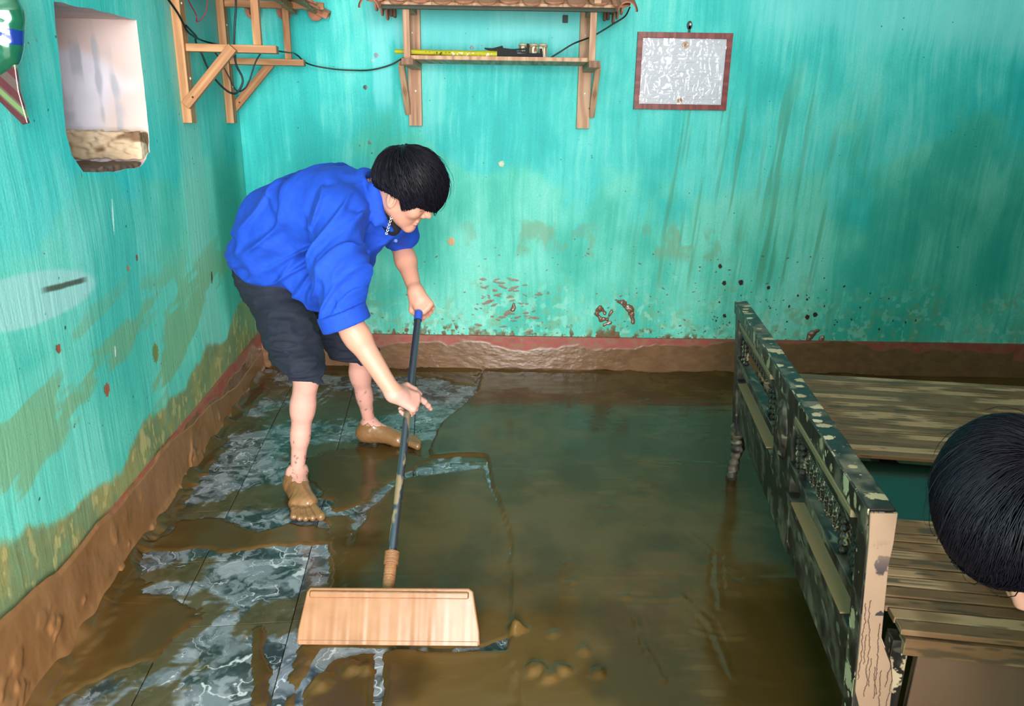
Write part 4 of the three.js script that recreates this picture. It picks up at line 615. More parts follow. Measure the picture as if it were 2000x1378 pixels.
// hair: a cap over the skull and many locks combed from the whorl, as one mesh in the head's axes
function hairGeo(o) {
  const { c, r, whorl, n, limit, lift, width, tip, swirl } = o, W = unit(whorl), A = unit(cross([0.3, 0.1, 1], W)), Bx = cross(W, A);
  const dirAt = (ang, az) => add(mul(W, Math.cos(ang)), mul(add(mul(A, Math.cos(az)), mul(Bx, Math.sin(az))), Math.sin(ang)));
  const surf = (d, s) => [c[0] + d[0] * r[0] * s, c[1] + d[1] * r[1] * s, c[2] + d[2] * r[2] * s];
  const lim = d => limit(Math.atan2(d[0], d[2]), d);     // lowest y allowed for a direction, in the head's axes
  const pos = [], idx = [];
  const NA = 96, NR = 30;
  for (let i = 0; i <= NR; i++) for (let j = 0; j < NA; j++) {
    const az = j / NA * Math.PI * 2; let ang = 0.02, step = 0.03; const maxA = o.maxAng ?? 2.6; for (let q = 0; q < 100 && ang < maxA; q++) { const d = dirAt(ang, az); if (surf(d, 1)[1] < lim(d)) break; ang += step; }
    const d = dirAt(0.001 + (ang - 0.001) * i / NR, az); pos.push(...surf(d, 1.0 + 0.05 * sstep(1, 0.8, i / NR)));
  }
  for (let i = 0; i < NR; i++) for (let j = 0; j < NA; j++) { const a = i * NA + j, b = i * NA + (j + 1) % NA, e = a + NA, f = b + NA; idx.push(a, e, b, b, e, f); }
  for (let q = 0; q < n; q++) {
    const az0 = rr(0, Math.PI * 2), a0 = Math.acos(1 - rr(0, 1) * (1 - Math.cos(2.0))) , base = dirAt(a0, az0); if (surf(base, 1)[1] < lim(base) - 0.004) continue;
    const L = rr(0.7, 1.25) * (o.len ?? 0.9), lf = rr(0.3, 1) * lift, w = width * rr(0.6, 1.3), ring = pos.length / 3, K = 7, bend = rr(-0.25, 0.25) + swirl, wild = rnd() < (o.wild ?? 0) ? rr(1.5, 3.2) : 1;
    let stop = K; const P = [];
    for (let k = 0; k <= K; k++) { const t = k / K, ang = a0 + L * t, az = az0 + bend * t * (1.2 - 0.5 * t), d = dirAt(Math.min(ang, 3.0), az); let p = surf(d, 1.03 + lf * Math.sin(Math.min(1, t * 1.3) * 1.5) * wild); const ly = lim(d); if (p[1] < ly) p[1] = lerp(p[1], ly - rr(-0.012, 0.016), 0.85); P.push([p, d]); }
    for (let k = 0; k <= K; k++) { const t = k / K, [p, d] = P[k], tan = unit(sub(P[Math.min(k + 1, K)][0], P[Math.max(k - 1, 0)][0])), sd = unit(cross(d, add(tan, [1e-5, 2e-5, 1e-5]))), ww = w * (0.55 + 0.8 * Math.sin(Math.PI * Math.min(1, t * 0.9 + 0.12))) * (k === K ? 0.12 : 1); pos.push(...add(p, mul(sd, ww)), ...add(p, mul(d, ww * 0.7)), ...add(p, mul(sd, -ww))); }
    for (let k = 0; k < K; k++) { const a = ring + k * 3, b = a + 3; idx.push(a, b, a + 1, a + 1, b, b + 1, a + 1, b + 1, a + 2, a + 2, b + 1, b + 2, a + 2, b + 2, a, a, b + 2, b); }
  }
  const g = new THREE.BufferGeometry(); g.setAttribute('position', new THREE.Float32BufferAttribute(pos, 3)); g.setIndex(idx); g.computeVertexNormals(); return g;
}
const matHair = phys({ color: new THREE.Color(0.007, 0.0055, 0.011), roughness: 0.48, specularIntensity: 0.42 });
const skinMap = (() => { const m = paint(256, 256, 0.2, 0.2, (u, v) => { const q = fbm(u * 60, v * 60, 1200, 4); return [1, 1, 1, q, 0.5 + 0.15 * q]; }); for (const t of Object.values(m)) t.repeat.set(5, 5); return m; })();
const matSkin = phys({ vertexColors: true, roughness: 0.52, bumpMap: skinMap.bumpMap, bumpScale: 0.0006, sheen: 0.15, sheenRoughness: 0.5, sheenColor: new THREE.Color(0.5, 0.25, 0.2) });
const weave = (a, b, sc, sd) => { const m = paint(256, 256, 0.1, 0.1, (u, v) => { const q = 0.5 + 0.25 * Math.sin(u * sc) + 0.25 * Math.sin(v * sc), f = fbm(u * 70, v * 70, sd, 3); return [...mix3(a, b, q * 0.4 + f * 0.6), q * 0.5 + f * 0.5, 0.85]; }); for (const t of Object.values(m)) t.repeat.set(10, 10); return m; };

// feet: heel, instep and five toes; f forward, m towards the big toe
function foot(heel, f, m, an) {
  const at = (a, y, b) => add(heel, add(mul(f, a), add(mul(m, b), [0, y, 0]))), L = [];
  L.push({ f: cap(at(0.012, 0.03, -0.002), at(0.03, 0.034, 0), 0.029, 0.03), k: 0.03 }, { f: cap(at(0.03, 0.028, -0.008), at(0.15, 0.021, -0.02), 0.026, 0.02), k: 0.03 }, { f: cap(at(0.03, 0.03, 0.004), at(0.175, 0.024, 0.022), 0.026, 0.0235), k: 0.03 }, { f: cap(add(an, [0, -0.01, 0]), at(0.165, 0.028, 0.006), 0.028, 0.021), k: 0.03 }, { f: cap(at(0.165, 0.018, 0.022), at(0.15, 0.017, -0.025), 0.02, 0.018), k: 0.02 }, { f: cap(an, at(0.02, 0.04, 0), 0.027, 0.027), k: 0.03 });
  L.push({ f: cap(add(an, mul(m, 0.022)), add(an, mul(m, -0.024)), 0.011), k: 0.02 });
  for (const [b0, a0, b1, a1, r] of [[0.026, 0.185, 0.036, 0.252, 0.0135], [0.008, 0.188, 0.011, 0.25, 0.0098], [-0.007, 0.184, -0.009, 0.243, 0.0094], [-0.021, 0.176, -0.026, 0.231, 0.009], [-0.034, 0.166, -0.042, 0.213, 0.0092]]) { const mid = [(a0 + a1) / 2, (b0 + b1) / 2]; L.push({ f: cap(at(a0 - 0.02, 0.02, b0), at(mid[0], 0.019, mid[1]), r * 1.0, r * 0.88), k: 0.005 }, { f: cap(at(mid[0], 0.019, mid[1]), at(a1 + 0.01, 0.0105, b1 * 1.08), r * 0.88, r * 1.05), k: 0.003 }); }
  return L;
}
// the man who pushes the mud
{
  const man = thing('person', 'man in bright blue shirt and rolled dark trousers bending to push the mud', 'person', [0, 0, 0]);
  const hipR = [-0.865, 0.755, -2.61], hipL = [-0.885, 0.765, -2.79], kneeR = [-0.706, 0.468, -2.405], ankR = [-0.778, 0.085, -2.455], kneeL = [-0.612, 0.435, -2.82], ankL = [-0.602, 0.09, -2.91];
  const shR = [-0.55, 1.02, -2.37], elR = [-0.54, 0.755, -2.225], shL = [-0.45, 0.985, -2.69], elL = [-0.43, 0.87, -2.80];
  const poleDir = unit([-0.008, 0.55, -0.80]), G = [-0.332, 0.43, -2.23];
  const dR = unit([0.75, -0.55, -0.38]), nR = unit(mul(cross(dR, poleDir), -1)), sR = cross(dR, nR);
  const wrR = add(G, add(mul(nR, -0.027), mul(dR, -0.078)));
  const dL = unit([0.52, -0.72, 0.46]), nL0 = [0.1, -0.45, -0.88], nL = unit(sub(nL0, mul(dL, dot(nL0, dL)))), sL = cross(nL, dL), wrL = [-0.352, 0.722, -2.615];
  const handR = hand(wrR, dR, nR, sR, [[14, 10, 6], [58, 78, 50], [64, 80, 50], [66, 80, 50]], [[0.75, 0.1, 0.75], [0.97, 0.12, 0.1], [0.98, 0.2, -0.1]]);
  const handL = hand(wrL, dL, nL, sL, [[78, 88, 60], [80, 90, 60], [80, 90, 60], [80, 88, 60]], [[0.7, 0.45, 0.6], [0.8, 0.6, -0.1], [0.6, 0.7, -0.5]], 0.92);
  const fR = unit([0.453, 0, 0.891]), mR = [fR[2], 0, -fR[0]], fL = unit([0.985, 0, 0.17]), mL = [-fL[2], 0, fL[0]];
  const footR = foot([-0.797, 0.004, -2.462], fR, mR, ankR), footL = foot([-0.64, 0.004, -2.917], fL, mL, ankL);
  const H = placeHead([-0.358, 1.092, -2.455], [0.84, -0.54, 0.02], [0.5, 0.78, 0.36], 1.0);
  const hf = headField(), fhead = (x, y, z) => { const p = H.l(x, y, z); return hf(...p) * H.k; };
  const neck = [{ f: cap([-0.462, 1.072, -2.512], H.w(0, -0.045, -0.015), 0.05, 0.05), k: 0.03 }];
  const calf = (kn, an, back) => [{ f: cap(kn, add(lerp3(kn, an, 0.36), mul(back, 0.008)), 0.042, 0.041), k: 0.02 }, { f: cap(add(lerp3(kn, an, 0.3), mul(back, 0.010)), add(lerp3(kn, an, 0.66), mul(back, 0.003)), 0.041, 0.031), k: 0.02 }, { f: cap(add(lerp3(kn, an, 0.6), mul(back, 0.005)), an, 0.0315, 0.0245), k: 0.02 }, { f: cap(add(kn, mul(back, -0.006)), add(kn, [0, -0.03, 0]), 0.038, 0.032), k: 0.02 }];
  const lower = [{ f: cap(hipR, kneeR, 0.07, 0.042), k: 0.03 }, { f: cap(hipL, kneeL, 0.07, 0.042), k: 0.03 }, ...calf(kneeR, ankR, mul(fR, -1)), ...calf(kneeL, ankL, mul(fL, -1))];
  const trunk = [{ f: cap(hipR, hipL, 0.085), k: 0.04 }, { f: cap([-0.875, 0.80, -2.66], [-0.76, 0.96, -2.60], 0.09, 0.085), k: 0.04 }, { f: cap([-0.76, 0.96, -2.60], [-0.58, 1.03, -2.53], 0.085, 0.09), k: 0.04 }, { f: cap([-0.58, 1.03, -2.53], [-0.475, 1.07, -2.515], 0.08, 0.05), k: 0.03 }, { f: cap(shR, shL, 0.05), k: 0.04 }];
  const arms = [{ f: cap(shR, elR, 0.046, 0.039), k: 0.03 }, { f: cap(elR, lerp3(elR, wrR, 0.35), 0.039, 0.041), k: 0.02 }, { f: cap(lerp3(elR, wrR, 0.3), wrR, 0.040, 0.0255), k: 0.02 }, { f: cap(wrR, add(wrR, mul(dR, 0.03)), 0.0235, 0.021), k: 0.015 }, { f: cap(shL, elL, 0.046, 0.04), k: 0.03 }, { f: cap(elL, lerp3(elL, wrL, 0.4), 0.04, 0.039), k: 0.02 }, { f: cap(lerp3(elL, wrL, 0.35), wrL, 0.038, 0.0245), k: 0.02 }, { f: cap(wrL, add(wrL, mul(dL, 0.03)), 0.0235, 0.021), k: 0.015 }];
  const body = union([...trunk, ...arms, ...lower, ...neck], 0.03);
  const speck = (x, y, z) => sstep(0.83, 0.86, n3(x * 240, y * 130, z * 240)) * sstep(0.36, 0.2, y);
  const tone = (x, y, z) => { if (y < 0.5) return mix3(mix3(SKINLEG, lin(206, 142, 128), n3(x * 40, y * 30, z * 40) * 0.35), lin(96, 66, 44), speck(x, y, z) * 0.85); return mix3(SKIN, lin(206, 136, 116), n3(x * 50, y * 50, z * 50) * 0.25); };
  const parts = [];
  // one surface, meshed in overlapping blocks: fine cells for head, hands and feet
  const cutBox = (f, mn, mx) => f;
  parts.push(nets(body, [-1.05, -0.01, -3.02], [-0.29, 1.2, -2.1], 0.0085, tone));
  parts.push(nets(union([{ f: fhead }, ...neck], 0.02), ...bounds([add(H.C, [0.12, 0.12, 0.12]), add(H.C, [-0.13, -0.13, -0.12])], 0.03), 0.0035, (x, y, z) => headColor(...H.l(x, y, z))));
  parts.push(nets(union([...handR, arms[2], arms[3]], 0.012), ...bounds([wrR, add(wrR, mul(dR, 0.09)), G, add(G, mul(nR, 0.04))], 0.06), 0.0032, tone));
  parts.push(nets(union([...handL, arms[6], arms[7]], 0.012), ...bounds([wrL, add(wrL, mul(dL, 0.1)), add(wrL, mul(nL, 0.03))], 0.06), 0.0032, tone));
  parts.push(nets(union(footR, 0.02), ...bounds([[-0.82, 0, -2.5], [-0.64, 0.1, -2.2]], 0.03), 0.004, tone));
  parts.push(nets(union(footL, 0.02), ...bounds([[-0.66, 0, -2.97], [-0.38, 0.1, -2.86]], 0.03), 0.004, tone));
  mesh('body', joinIndexed(parts), matSkin, man);
  // mud on the feet, with a ragged upper edge
  const matFootMud = phys({ color: new THREE.Color(...lin(140, 100, 62)), roughness: 0.38, clearcoat: 0.55, clearcoatRoughness: 0.12 });
  for (const [F, top, b] of [[[...footR, lower[4]], 0.082, [[-0.84, -0.006, -2.52], [-0.61, 0.13, -2.18]]], [[...footL, lower[8]], 0.085, [[-0.70, -0.006, -2.98], [-0.35, 0.13, -2.79]]]]) { const u = union(F, 0.02); mesh('foot_mud', nets((x, y, z) => smax(u(x, y, z) - 0.0014 - (n3(x * 80, y * 80, z * 80) - 0.5) * 0.002, y - top - (n3(x * 40, 3, z * 40) - 0.5) * 0.03 - (n3(x * 130, 9, z * 130) - 0.5) * 0.012, 0.002), b[0], b[1], 0.0032), matFootMud, man); }
  // hair
  const hl = (az) => { const a = Math.abs(az); return a < 0.3 ? lerp(0.006, 0.024, a / 0.3) : a < 1.0 ? lerp(0.024, 0.036, (a - 0.3) / 0.7) : a < 1.28 ? lerp(0.034, -0.012, (a - 1.0) / 0.28) : a < 1.5 ? lerp(-0.012, 0.03, (a - 1.28) / 0.22) : a < 1.95 ? lerp(0.03, 0.022, (a - 1.5) / 0.45) : lerp(0.022, -0.045, (a - 1.95) / 1.19); };
  const hg = hairGeo({ c: [0, 0.042, 0.002], r: [0.087, 0.106, 0.113], whorl: [0.05, 0.75, -0.6], n: 11000, limit: hl, lift: 0.11, width: 0.0015, swirl: 0.25, len: 0.9, wild: 0.015 }); hg.applyMatrix4(H.M); mesh('hair', hg, matHair, man);
  // trousers
  const knee = (hip, kn, dn) => [{ f: cap(hip, lerp3(hip, kn, 0.55), 0.102, 0.082), k: 0.04 }, { f: cap(lerp3(hip, kn, 0.5), add(kn, mul(dn, 0.04)), 0.086, 0.078), k: 0.04 }];
  const dnR = unit(sub(ankR, kneeR)), dnL = unit(sub(ankL, kneeL));
  const legR0 = union(knee(hipR, kneeR, dnR), 0.04), legL0 = union(knee(hipL, kneeL, dnL), 0.04), pel = union([{ f: cap(hipR, hipL, 0.105), k: 0.04 }, { f: cap([-0.90, 0.80, -2.62], [-0.91, 0.81, -2.76], 0.10), k: 0.04 }], 0.04);
  const wr = (x, y, z, s) => { const a = Math.abs(n3(x * 14, y * 60, z * 14) - 0.5) * 2, b = n3(x * 26, y * 26, z * 26); return ((1 - a) ** 2 * 0.011 + (b - 0.5) * 0.008) * s; };
  const pantF = (x, y, z) => {
    const near = sstep(0.72, 0.52, y);
    const cr = smax(legR0(x, y, z), dot(sub([x, y, z], add(kneeR, mul(dnR, -0.012))), dnR) - 0.002 + (n3(x * 20, y * 20, z * 20) - 0.5) * 0.012, 0.01), cl = smax(legL0(x, y, z), dot(sub([x, y, z], add(kneeL, mul(dnL, 0.0))), dnL) - 0.012, 0.01);
    const d = smin(smin(cr, pel(x, y, z), 0.05), cl, 0.015); return Math.abs(d) < 0.04 ? d - wr(x, y, z, 0.6 + 0.5 * near) : d;
  };
  const pants = mesh('trousers', nets(pantF, [-1.08, 0.38, -2.98], [-0.5, 0.95, -2.28], 0.0065), std({ ...weave(S(12, 16, 30), S(26, 33, 52), 2600, 1220), bumpScale: 0.0006, roughness: 1 }), man);
  // shirt
  const cuffC = [-0.523, 0.722, -2.222], cuffD = unit([0.35, -0.93, 0.05]);
  const torso = union([
    { f: cap([-0.885, 0.845, -2.60], [-0.795, 0.962, -2.54], 0.112, 0.118) }, { f: cap([-0.795, 0.962, -2.54], [-0.635, 1.03, -2.47], 0.118, 0.11) }, { f: cap([-0.635, 1.03, -2.47], [-0.545, 1.03, -2.40], 0.108, 0.078) },
    { f: cap([-0.895, 0.86, -2.77], [-0.795, 0.98, -2.71], 0.108, 0.118) }, { f: cap([-0.795, 0.98, -2.71], [-0.61, 1.04, -2.64], 0.118, 0.105) }, { f: cap([-0.61, 1.04, -2.64], [-0.455, 0.985, -2.68], 0.10, 0.075) },
    { f: cap([-0.63, 1.055, -2.55], [-0.50, 1.088, -2.515], 0.10, 0.07), k: 0.05 }, { f: cap([-0.52, 1.03, -2.5], [-0.43, 0.985, -2.53], 0.075, 0.055), k: 0.06 },
    { f: cap([-0.62, 0.93, -2.54], [-0.535, 0.872, -2.52], 0.085, 0.055), k: 0.08 }, { f: cap([-0.86, 0.83, -2.62], [-0.70, 0.785, -2.53], 0.10, 0.07), k: 0.07 }, { f: cap([-0.76, 0.84, -2.54], [-0.665, 0.745, -2.465], 0.07, 0.042), k: 0.06 }, { f: cap([-0.7, 0.9, -2.6], [-0.58, 0.88, -2.56], 0.08, 0.06), k: 0.06 },
  ], 0.07);
  const slvR = union([{ f: cap([-0.558, 1.015, -2.375], [-0.545, 0.86, -2.28], 0.084, 0.08) }, { f: cap([-0.545, 0.86, -2.28], [-0.535, 0.75, -2.225], 0.08, 0.060) }], 0.04), slvL = cap(shL, [-0.425, 0.905, -2.76], 0.074, 0.06);
  const cuffBand = (x, y, z) => { const p = sub([x, y, z], cuffC), a = dot(p, cuffD), r = len(sub(p, mul(cuffD, a))); return Math.hypot(Math.max(Math.abs(a) - 0.022, 0), Math.max(Math.abs(r - 0.066) - 0.009, 0)) - 0.004; };
  const fold = (x, y, z) => {   // long creases running from the shoulder and across the small of the back
    const u = x * 0.75 + y * 0.66, w = -x * 0.66 + y * 0.75, q = n3(x * 5, y * 5, z * 5) * 1.6, G = (d, s) => Math.exp(-(((d - 0.5) / s) ** 2)), e1 = G(n2(w * 13 + q * 1.2, u * 3.2 + z * 5, 1230), 0.13), e2 = G(n2(u * 12 + z * 4, w * 5 + q, 1232), 0.1), e3 = G(n2(y * 16 - x * 9 + q, x * 5 + z * 9, 1234), 0.12);
    return e1 * 0.015 + e2 * 0.009 + e3 * 0.013 * sstep(1.02, 0.88, y) + (n3(x * 22, y * 22, z * 22) - 0.5) * 0.006 - 0.006;
  };
  const collarRing = (x, y, z) => { const c = [-0.462, 1.068, -2.505], ax = unit([0.62, 0.68, 0.06]), p = sub([x, y, z], c), a = dot(p, ax), r = len(sub(p, mul(ax, a))); return Math.hypot(Math.max(Math.abs(a - 0.012) - 0.02, 0), Math.max(Math.abs(r - 0.074) - 0.004, 0)) - 0.003; };
  const flap = union([cap([-0.452, 1.10, -2.43], [-0.43, 1.0, -2.425], 0.022, 0.012), cap([-0.43, 1.0, -2.425], [-0.405, 0.962, -2.46], 0.014, 0.008), cap([-0.47, 1.06, -2.42], [-0.45, 0.985, -2.415], 0.02, 0.008)], 0.02);
  const neckHole = cap([-0.50, 1.05, -2.51], [-0.36, 1.17, -2.47], 0.064, 0.064), openV = union([cap([-0.425, 1.045, -2.455], [-0.395, 0.945, -2.47], 0.03, 0.010)], 0.01);
  const shirtF = (x, y, z) => {
    let t = torso(x, y, z); if (Math.abs(t) < 0.06) t += -fold(x, y, z);
    // the hem: cut across the hips, higher at the side seam
    const hem = dot(sub([x, y, z], [-0.80, 0.722, -2.55]), unit([-0.36, -0.93, 0.0])) + (n3(x * 12, y * 12, z * 12) - 0.5) * 0.02; t = smax(t, hem, 0.012);
    let s = slvR(x, y, z); if (Math.abs(s) < 0.05) s -= fold(x * 1.3, y * 0.8, z * 1.3) * 0.8; s = smax(s, dot(sub([x, y, z], cuffC), cuffD), 0.006); s = Math.min(s, cuffBand(x, y, z));
    let l = slvL(x, y, z); if (Math.abs(l) < 0.05) l -= fold(x, y, z) * 0.7; l = smax(l, dot(sub([x, y, z], [-0.40, 0.895, -2.785]), unit(sub(elL, shL))), 0.006);
    let d = smin(smin(t, s, 0.022), l, 0.03); d = smax(d, -neckHole(x, y, z), 0.01); d = smax(d, -openV(x, y, z), 0.006); d = smin(d, collarRing(x, y, z), 0.008); return smin(d, flap(x, y, z), 0.01);
  };
  const shirt = mesh('shirt', nets(shirtF, [-1.07, 0.64, -2.94], [-0.3, 1.24, -2.12], 0.0058), phys({ ...weave(S(5, 56, 164), S(11, 76, 194), 3000, 1240), bumpScale: 0.0003, roughness: 1, sheen: 0.25, sheenRoughness: 0.5, sheenColor: new THREE.Color(0.1, 0.25, 0.9) }), man);
  const btn = new THREE.CylinderGeometry(0.0055, 0.0055, 0.0025, 12); btn.rotateX(Math.PI / 2);
  mesh('button', btn.translate(-0.39, 0.93, -2.445), std({ color: 0x2a5ac0, roughness: 0.4 }), shirt);
  mesh('undershirt', nets(union([cap([-0.45, 1.035, -2.49], [-0.405, 0.965, -2.49], 0.042, 0.026)], 0.01), [-0.52, 0.9, -2.56], [-0.34, 1.1, -2.42], 0.005), std({ color: 0x0b0b14, roughness: 0.9 }), man);
  const chain = []; for (let i = 0; i < 12; i++) { const t = i / 11; chain.push(new THREE.TorusGeometry(0.0036, 0.0011, 6, 10).rotateY(i % 2 ? 0.3 : 1.6).rotateZ(0.4).translate(lerp(-0.398, -0.418, t), lerp(1.012, 0.955, t), lerp(-2.425, -2.435, t))); }
  mesh('necklace', merge(chain), std({ color: 0xdddfe2, metalness: 1, roughness: 0.25 }), man);
}
function lerp3(a, b, t) { return [lerp(a[0], b[0], t), lerp(a[1], b[1], t), lerp(a[2], b[2], t)]; }
// the mud pusher
{
  const q = thing('mud_pusher', 'wide mud-caked floor pusher with a long metal pole held by the man', 'floor squeegee', [-0.31, 0.006, -1.615]);
  const X = unit([0.469, 0.001, -0.003]), Y = unit(sub([0.0, 0.105, -0.067], mul(X, dot(X, [0, 0.105, -0.067])))), Z = cross(X, Y);
  const B = new THREE.Matrix4().makeBasis(new THREE.Vector3(...X), new THREE.Vector3(...Y), new THREE.Vector3(...Z));
  const mudCoat = phys({ ...(() => { const m = paint(512, 256, 0.5, 0.25, (u, v) => { const s = n2(u * 90, v * 5, 1300) * 0.5 + n2(u * 36, v * 3, 1302) * 0.5, f = fbm(u * 20, v * 20, 1304, 3); return [...mix3(S(136, 92, 62), S(156, 110, 76), f), s * 0.8 + f * 0.2, 0.24 + 0.14 * f]; }, { wrap: THREE.MirroredRepeatWrapping }); for (const t of Object.values(m)) t.repeat.set(2, 4); return m; })(), bumpScale: 0.0025, roughness: 1, specularIntensity: 0.5, clearcoat: 0.22, clearcoatRoughness: 0.06 });
  const s = new THREE.Shape([[-0.234, 0], [0.234, 0], [0.232, 0.03], [0.214, 0.127], [0.205, 0.133], [-0.212, 0.131], [-0.218, 0.123], [-0.233, 0.03]].map(p => new THREE.Vector2(...p)));
  const bg = metreUV(new THREE.ExtrudeGeometry(s, { depth: 0.006, bevelEnabled: true, bevelSize: 0.004, bevelThickness: 0.004, bevelSegments: 3 }).translate(0, 0.003, -0.006)); bg.applyMatrix4(B);
  const blade = mesh('blade', bg, mudCoat, q);
  const lip = box(0.42, 0.018, 0.012, -0.003, 0.122, 0.006, 0.005); lip.applyMatrix4(B); mesh('rib', lip, mudCoat, blade);
  const rub = box(0.468, 0.012, 0.006, 0, 0.003, 0.002, 0.002); rub.applyMatrix4(B); mesh('lip', rub, mudCoat, blade);
  const p0 = [-0.3275, 0.10, -1.75], p1 = [-0.335, 0.655, -2.557], dir = unit(sub(p1, p0)), at = t => add(p0, mul(dir, t)), off = sub([0, 0, 0], [-0.31, 0.006, -1.615]), rel = p => add(p, off);
  mesh('socket', tube([rel(at(-0.095)), rel(at(-0.03)), rel(at(0.03)), rel(at(0.075))], 0.0175, 16, 16), mudCoat, q);
  mesh('socket_collar', tube([rel(at(0.045)), rel(at(0.085))], 0.021, 8, 18), mudCoat, q);
  const poleTex = paint(64, 512, 0.1, 1, (u, v) => { const s = fbm(u * 30, v * 14, 1310, 3), m = sstep(0.50, 0.60, s) * sstep(0.75, 0.45, v); return [...mix3(S(112, 118, 132), S(176, 152, 122), m), 0.5, 0.22 + 0.5 * m]; }, { bump: false });
  const pg = tube([rel(at(0.03)), rel(at(0.5)), rel(at(0.955))], 0.0125, 60, 16); { const uv = pg.attributes.uv; for (let i = 0; i < uv.count; i++) uv.setXY(i, uv.getY(i), uv.getX(i)); }
  mesh('pole', pg, std({ map: poleTex.map, roughnessMap: poleTex.roughnessMap, roughness: 1, metalness: 0.85 }), q);
  mesh('grip_cap', tube([rel(at(0.945)), rel(at(0.985))], 0.0145, 10, 16), std({ color: new THREE.Color(...lin(52, 84, 190)), roughness: 0.45 }), q);
}
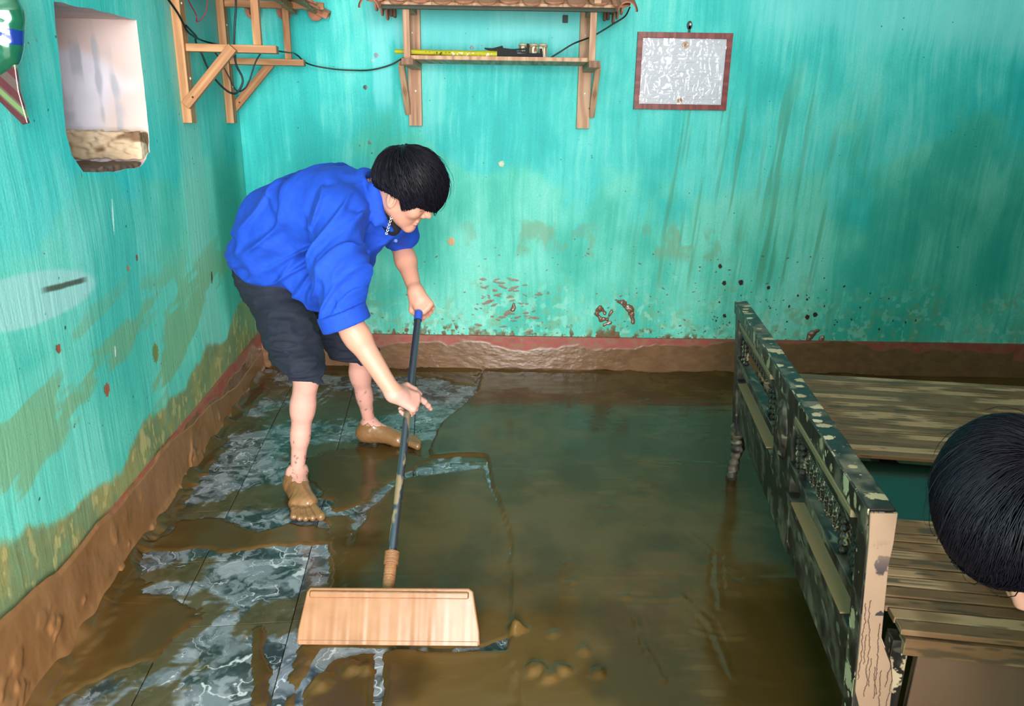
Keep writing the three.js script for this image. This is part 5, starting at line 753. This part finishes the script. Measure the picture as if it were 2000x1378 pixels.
// the second person, bending in from the right over the bed
{
  const man = thing('person', 'dark haired person bending down over the near end of the bed', 'person', [0, 0, 0]);
  const H = placeHead([0.716, 0.782, -0.93], [-0.25, -0.75, 0.60], [-0.70, 0.40, 0.5], 1.02), hf = headField(), fhead = (x, y, z) => hf(...H.l(x, y, z)) * H.k;
  const nb = [0.89, 0.86, -0.84], shA = [0.93, 0.90, -0.90], shB = [0.95, 0.90, -0.52], hip = [1.28, 0.86, -0.62], hA = [1.30, 0.84, -0.72], hB = [1.31, 0.84, -0.52];
  const kA = [1.24, 0.46, -0.74], kB = [1.26, 0.46, -0.46], aA = [1.32, 0.08, -0.76], aB = [1.34, 0.08, -0.46];
  const elA = [0.93, 0.66, -1.02], elB = [0.98, 0.64, -0.42], wA = [0.99, 0.535, -1.20], wB = [0.86, 0.60, -0.30];
  const dA = unit([0.1, -0.35, -0.9]), nA = unit([0, -0.93, 0.36]), sA = cross(dA, nA), dB = unit([-0.4, -0.9, 0.1]), nB = unit(cross(dB, [0, 0, 1])), sB = cross(nB, dB);
  const hands = [...hand(wA, dA, nA, sA, [[25, 30, 20], [28, 32, 20], [30, 34, 20], [34, 36, 22]], [[0.7, 0.3, 0.6], [0.85, 0.3, 0.3], [0.9, 0.3, 0.1]]), ...hand(wB, dB, nB, sB, [[30, 40, 25], [34, 42, 25], [36, 44, 25], [40, 46, 25]], [[0.7, 0.3, 0.6], [0.85, 0.3, 0.3], [0.9, 0.3, 0.1]])];
  const fw = unit([-0.95, 0, 0.05]), feet = [...foot([1.36, 0.011, -0.76], fw, [0, 0, 1], aA), ...foot([1.38, 0.011, -0.46], fw, [0, 0, -1], aB)];
  const body = union([{ f: fhead, k: 0.02 }, { f: cap(nb, H.w(0, -0.05, -0.025), 0.058, 0.052), k: 0.03 }, { f: cap(nb, hip, 0.09, 0.11), k: 0.04 }, { f: cap(shA, shB, 0.05), k: 0.05 }, { f: cap(shA, elA, 0.046, 0.038) }, { f: cap(elA, wA, 0.038, 0.025) }, { f: cap(shB, elB, 0.046, 0.038) }, { f: cap(elB, wB, 0.038, 0.025) }, { f: cap(hA, kA, 0.08, 0.052) }, { f: cap(kA, aA, 0.05, 0.034) }, { f: cap(hB, kB, 0.08, 0.052) }, { f: cap(kB, aB, 0.05, 0.034) }, ...feet, ...hands], 0.03);
  const tone = (x, y, z) => mix3(SKIN, lin(206, 136, 116), n3(x * 50, y * 50, z * 50) * 0.25);
  const nearNeck = union([{ f: fhead, k: 0.02 }, { f: cap(nb, H.w(0, -0.05, -0.025), 0.058, 0.052), k: 0.03 }], 0.03);
  mesh('body', joinIndexed([nets(body, [0.72, -0.005, -1.36], [1.44, 1.04, -0.2], 0.012, tone), nets(nearNeck, ...bounds([add(H.C, [0.13, 0.13, 0.12]), add(H.C, [-0.13, -0.14, -0.12])], 0.02), 0.0045, (x, y, z) => headColor(...H.l(x, y, z)))]), matSkin, man);
  const hl = (az) => { const a = Math.abs(az); return a < 0.7 ? 0.052 : a < 1.35 ? lerp(0.052, 0.02, (a - 0.7) / 0.65) : a < 2.0 ? lerp(0.02, 0.012, (a - 1.35) / 0.65) : lerp(0.012, -0.06, (a - 2.0) / 1.14); };
  const hg = hairGeo({ c: [0, 0.036, -0.012], r: [0.085, 0.10, 0.11], whorl: (w => [dot(w, H.X), dot(w, H.Y), dot(w, H.Z)])(unit([0.12, 0.72, 0.68])), n: 19000, limit: hl, lift: 0.08, width: 0.0008, swirl: 0.9, len: 1.1, wild: 0.004, maxAng: 2.9 }); hg.applyMatrix4(H.M); mesh('hair', hg, matHair, man);
  const sh = union([{ f: cap([0.91, 0.89, -0.80], [1.04, 0.93, -0.72], 0.085, 0.135) }, { f: cap([1.02, 0.94, -0.72], [1.28, 0.88, -0.62], 0.135, 0.13) }, { f: cap(shA, shB, 0.075), k: 0.05 }, { f: cap(shA, lerp3(shA, elA, 0.75), 0.068, 0.056) }, { f: cap(shB, lerp3(shB, elB, 0.75), 0.068, 0.056) }], 0.06);
  mesh('shirt', nets((x, y, z) => sh(x, y, z) - (1 - Math.abs(n3(x * 12, y * 10, z * 12) - 0.5) * 2) ** 3 * 0.012, [0.74, 0.62, -1.14], [1.46, 1.14, -0.32], 0.01), std({ ...weave(S(34, 38, 54), S(52, 58, 76), 2800, 1400), bumpScale: 0.0004, roughness: 1 }), man);
  const tr = union([{ f: cap(hA, kA, 0.105, 0.085) }, { f: cap(kA, lerp3(kA, aA, 0.5), 0.08, 0.075) }, { f: cap(hB, kB, 0.105, 0.085) }, { f: cap(kB, lerp3(kB, aB, 0.5), 0.08, 0.075) }, { f: cap(hA, hB, 0.115), k: 0.05 }], 0.04);
  mesh('trousers', nets((x, y, z) => tr(x, y, z) - (n3(x * 20, y * 24, z * 20) - 0.5) * 0.014, [1.1, 0.2, -0.92], [1.5, 1.0, -0.3], 0.011), std({ ...weave(S(30, 30, 34), S(48, 48, 52), 2600, 1420), bumpScale: 0.0005, roughness: 1 }), man);
}
shadows(scene);
renderer.render(scene, camera);
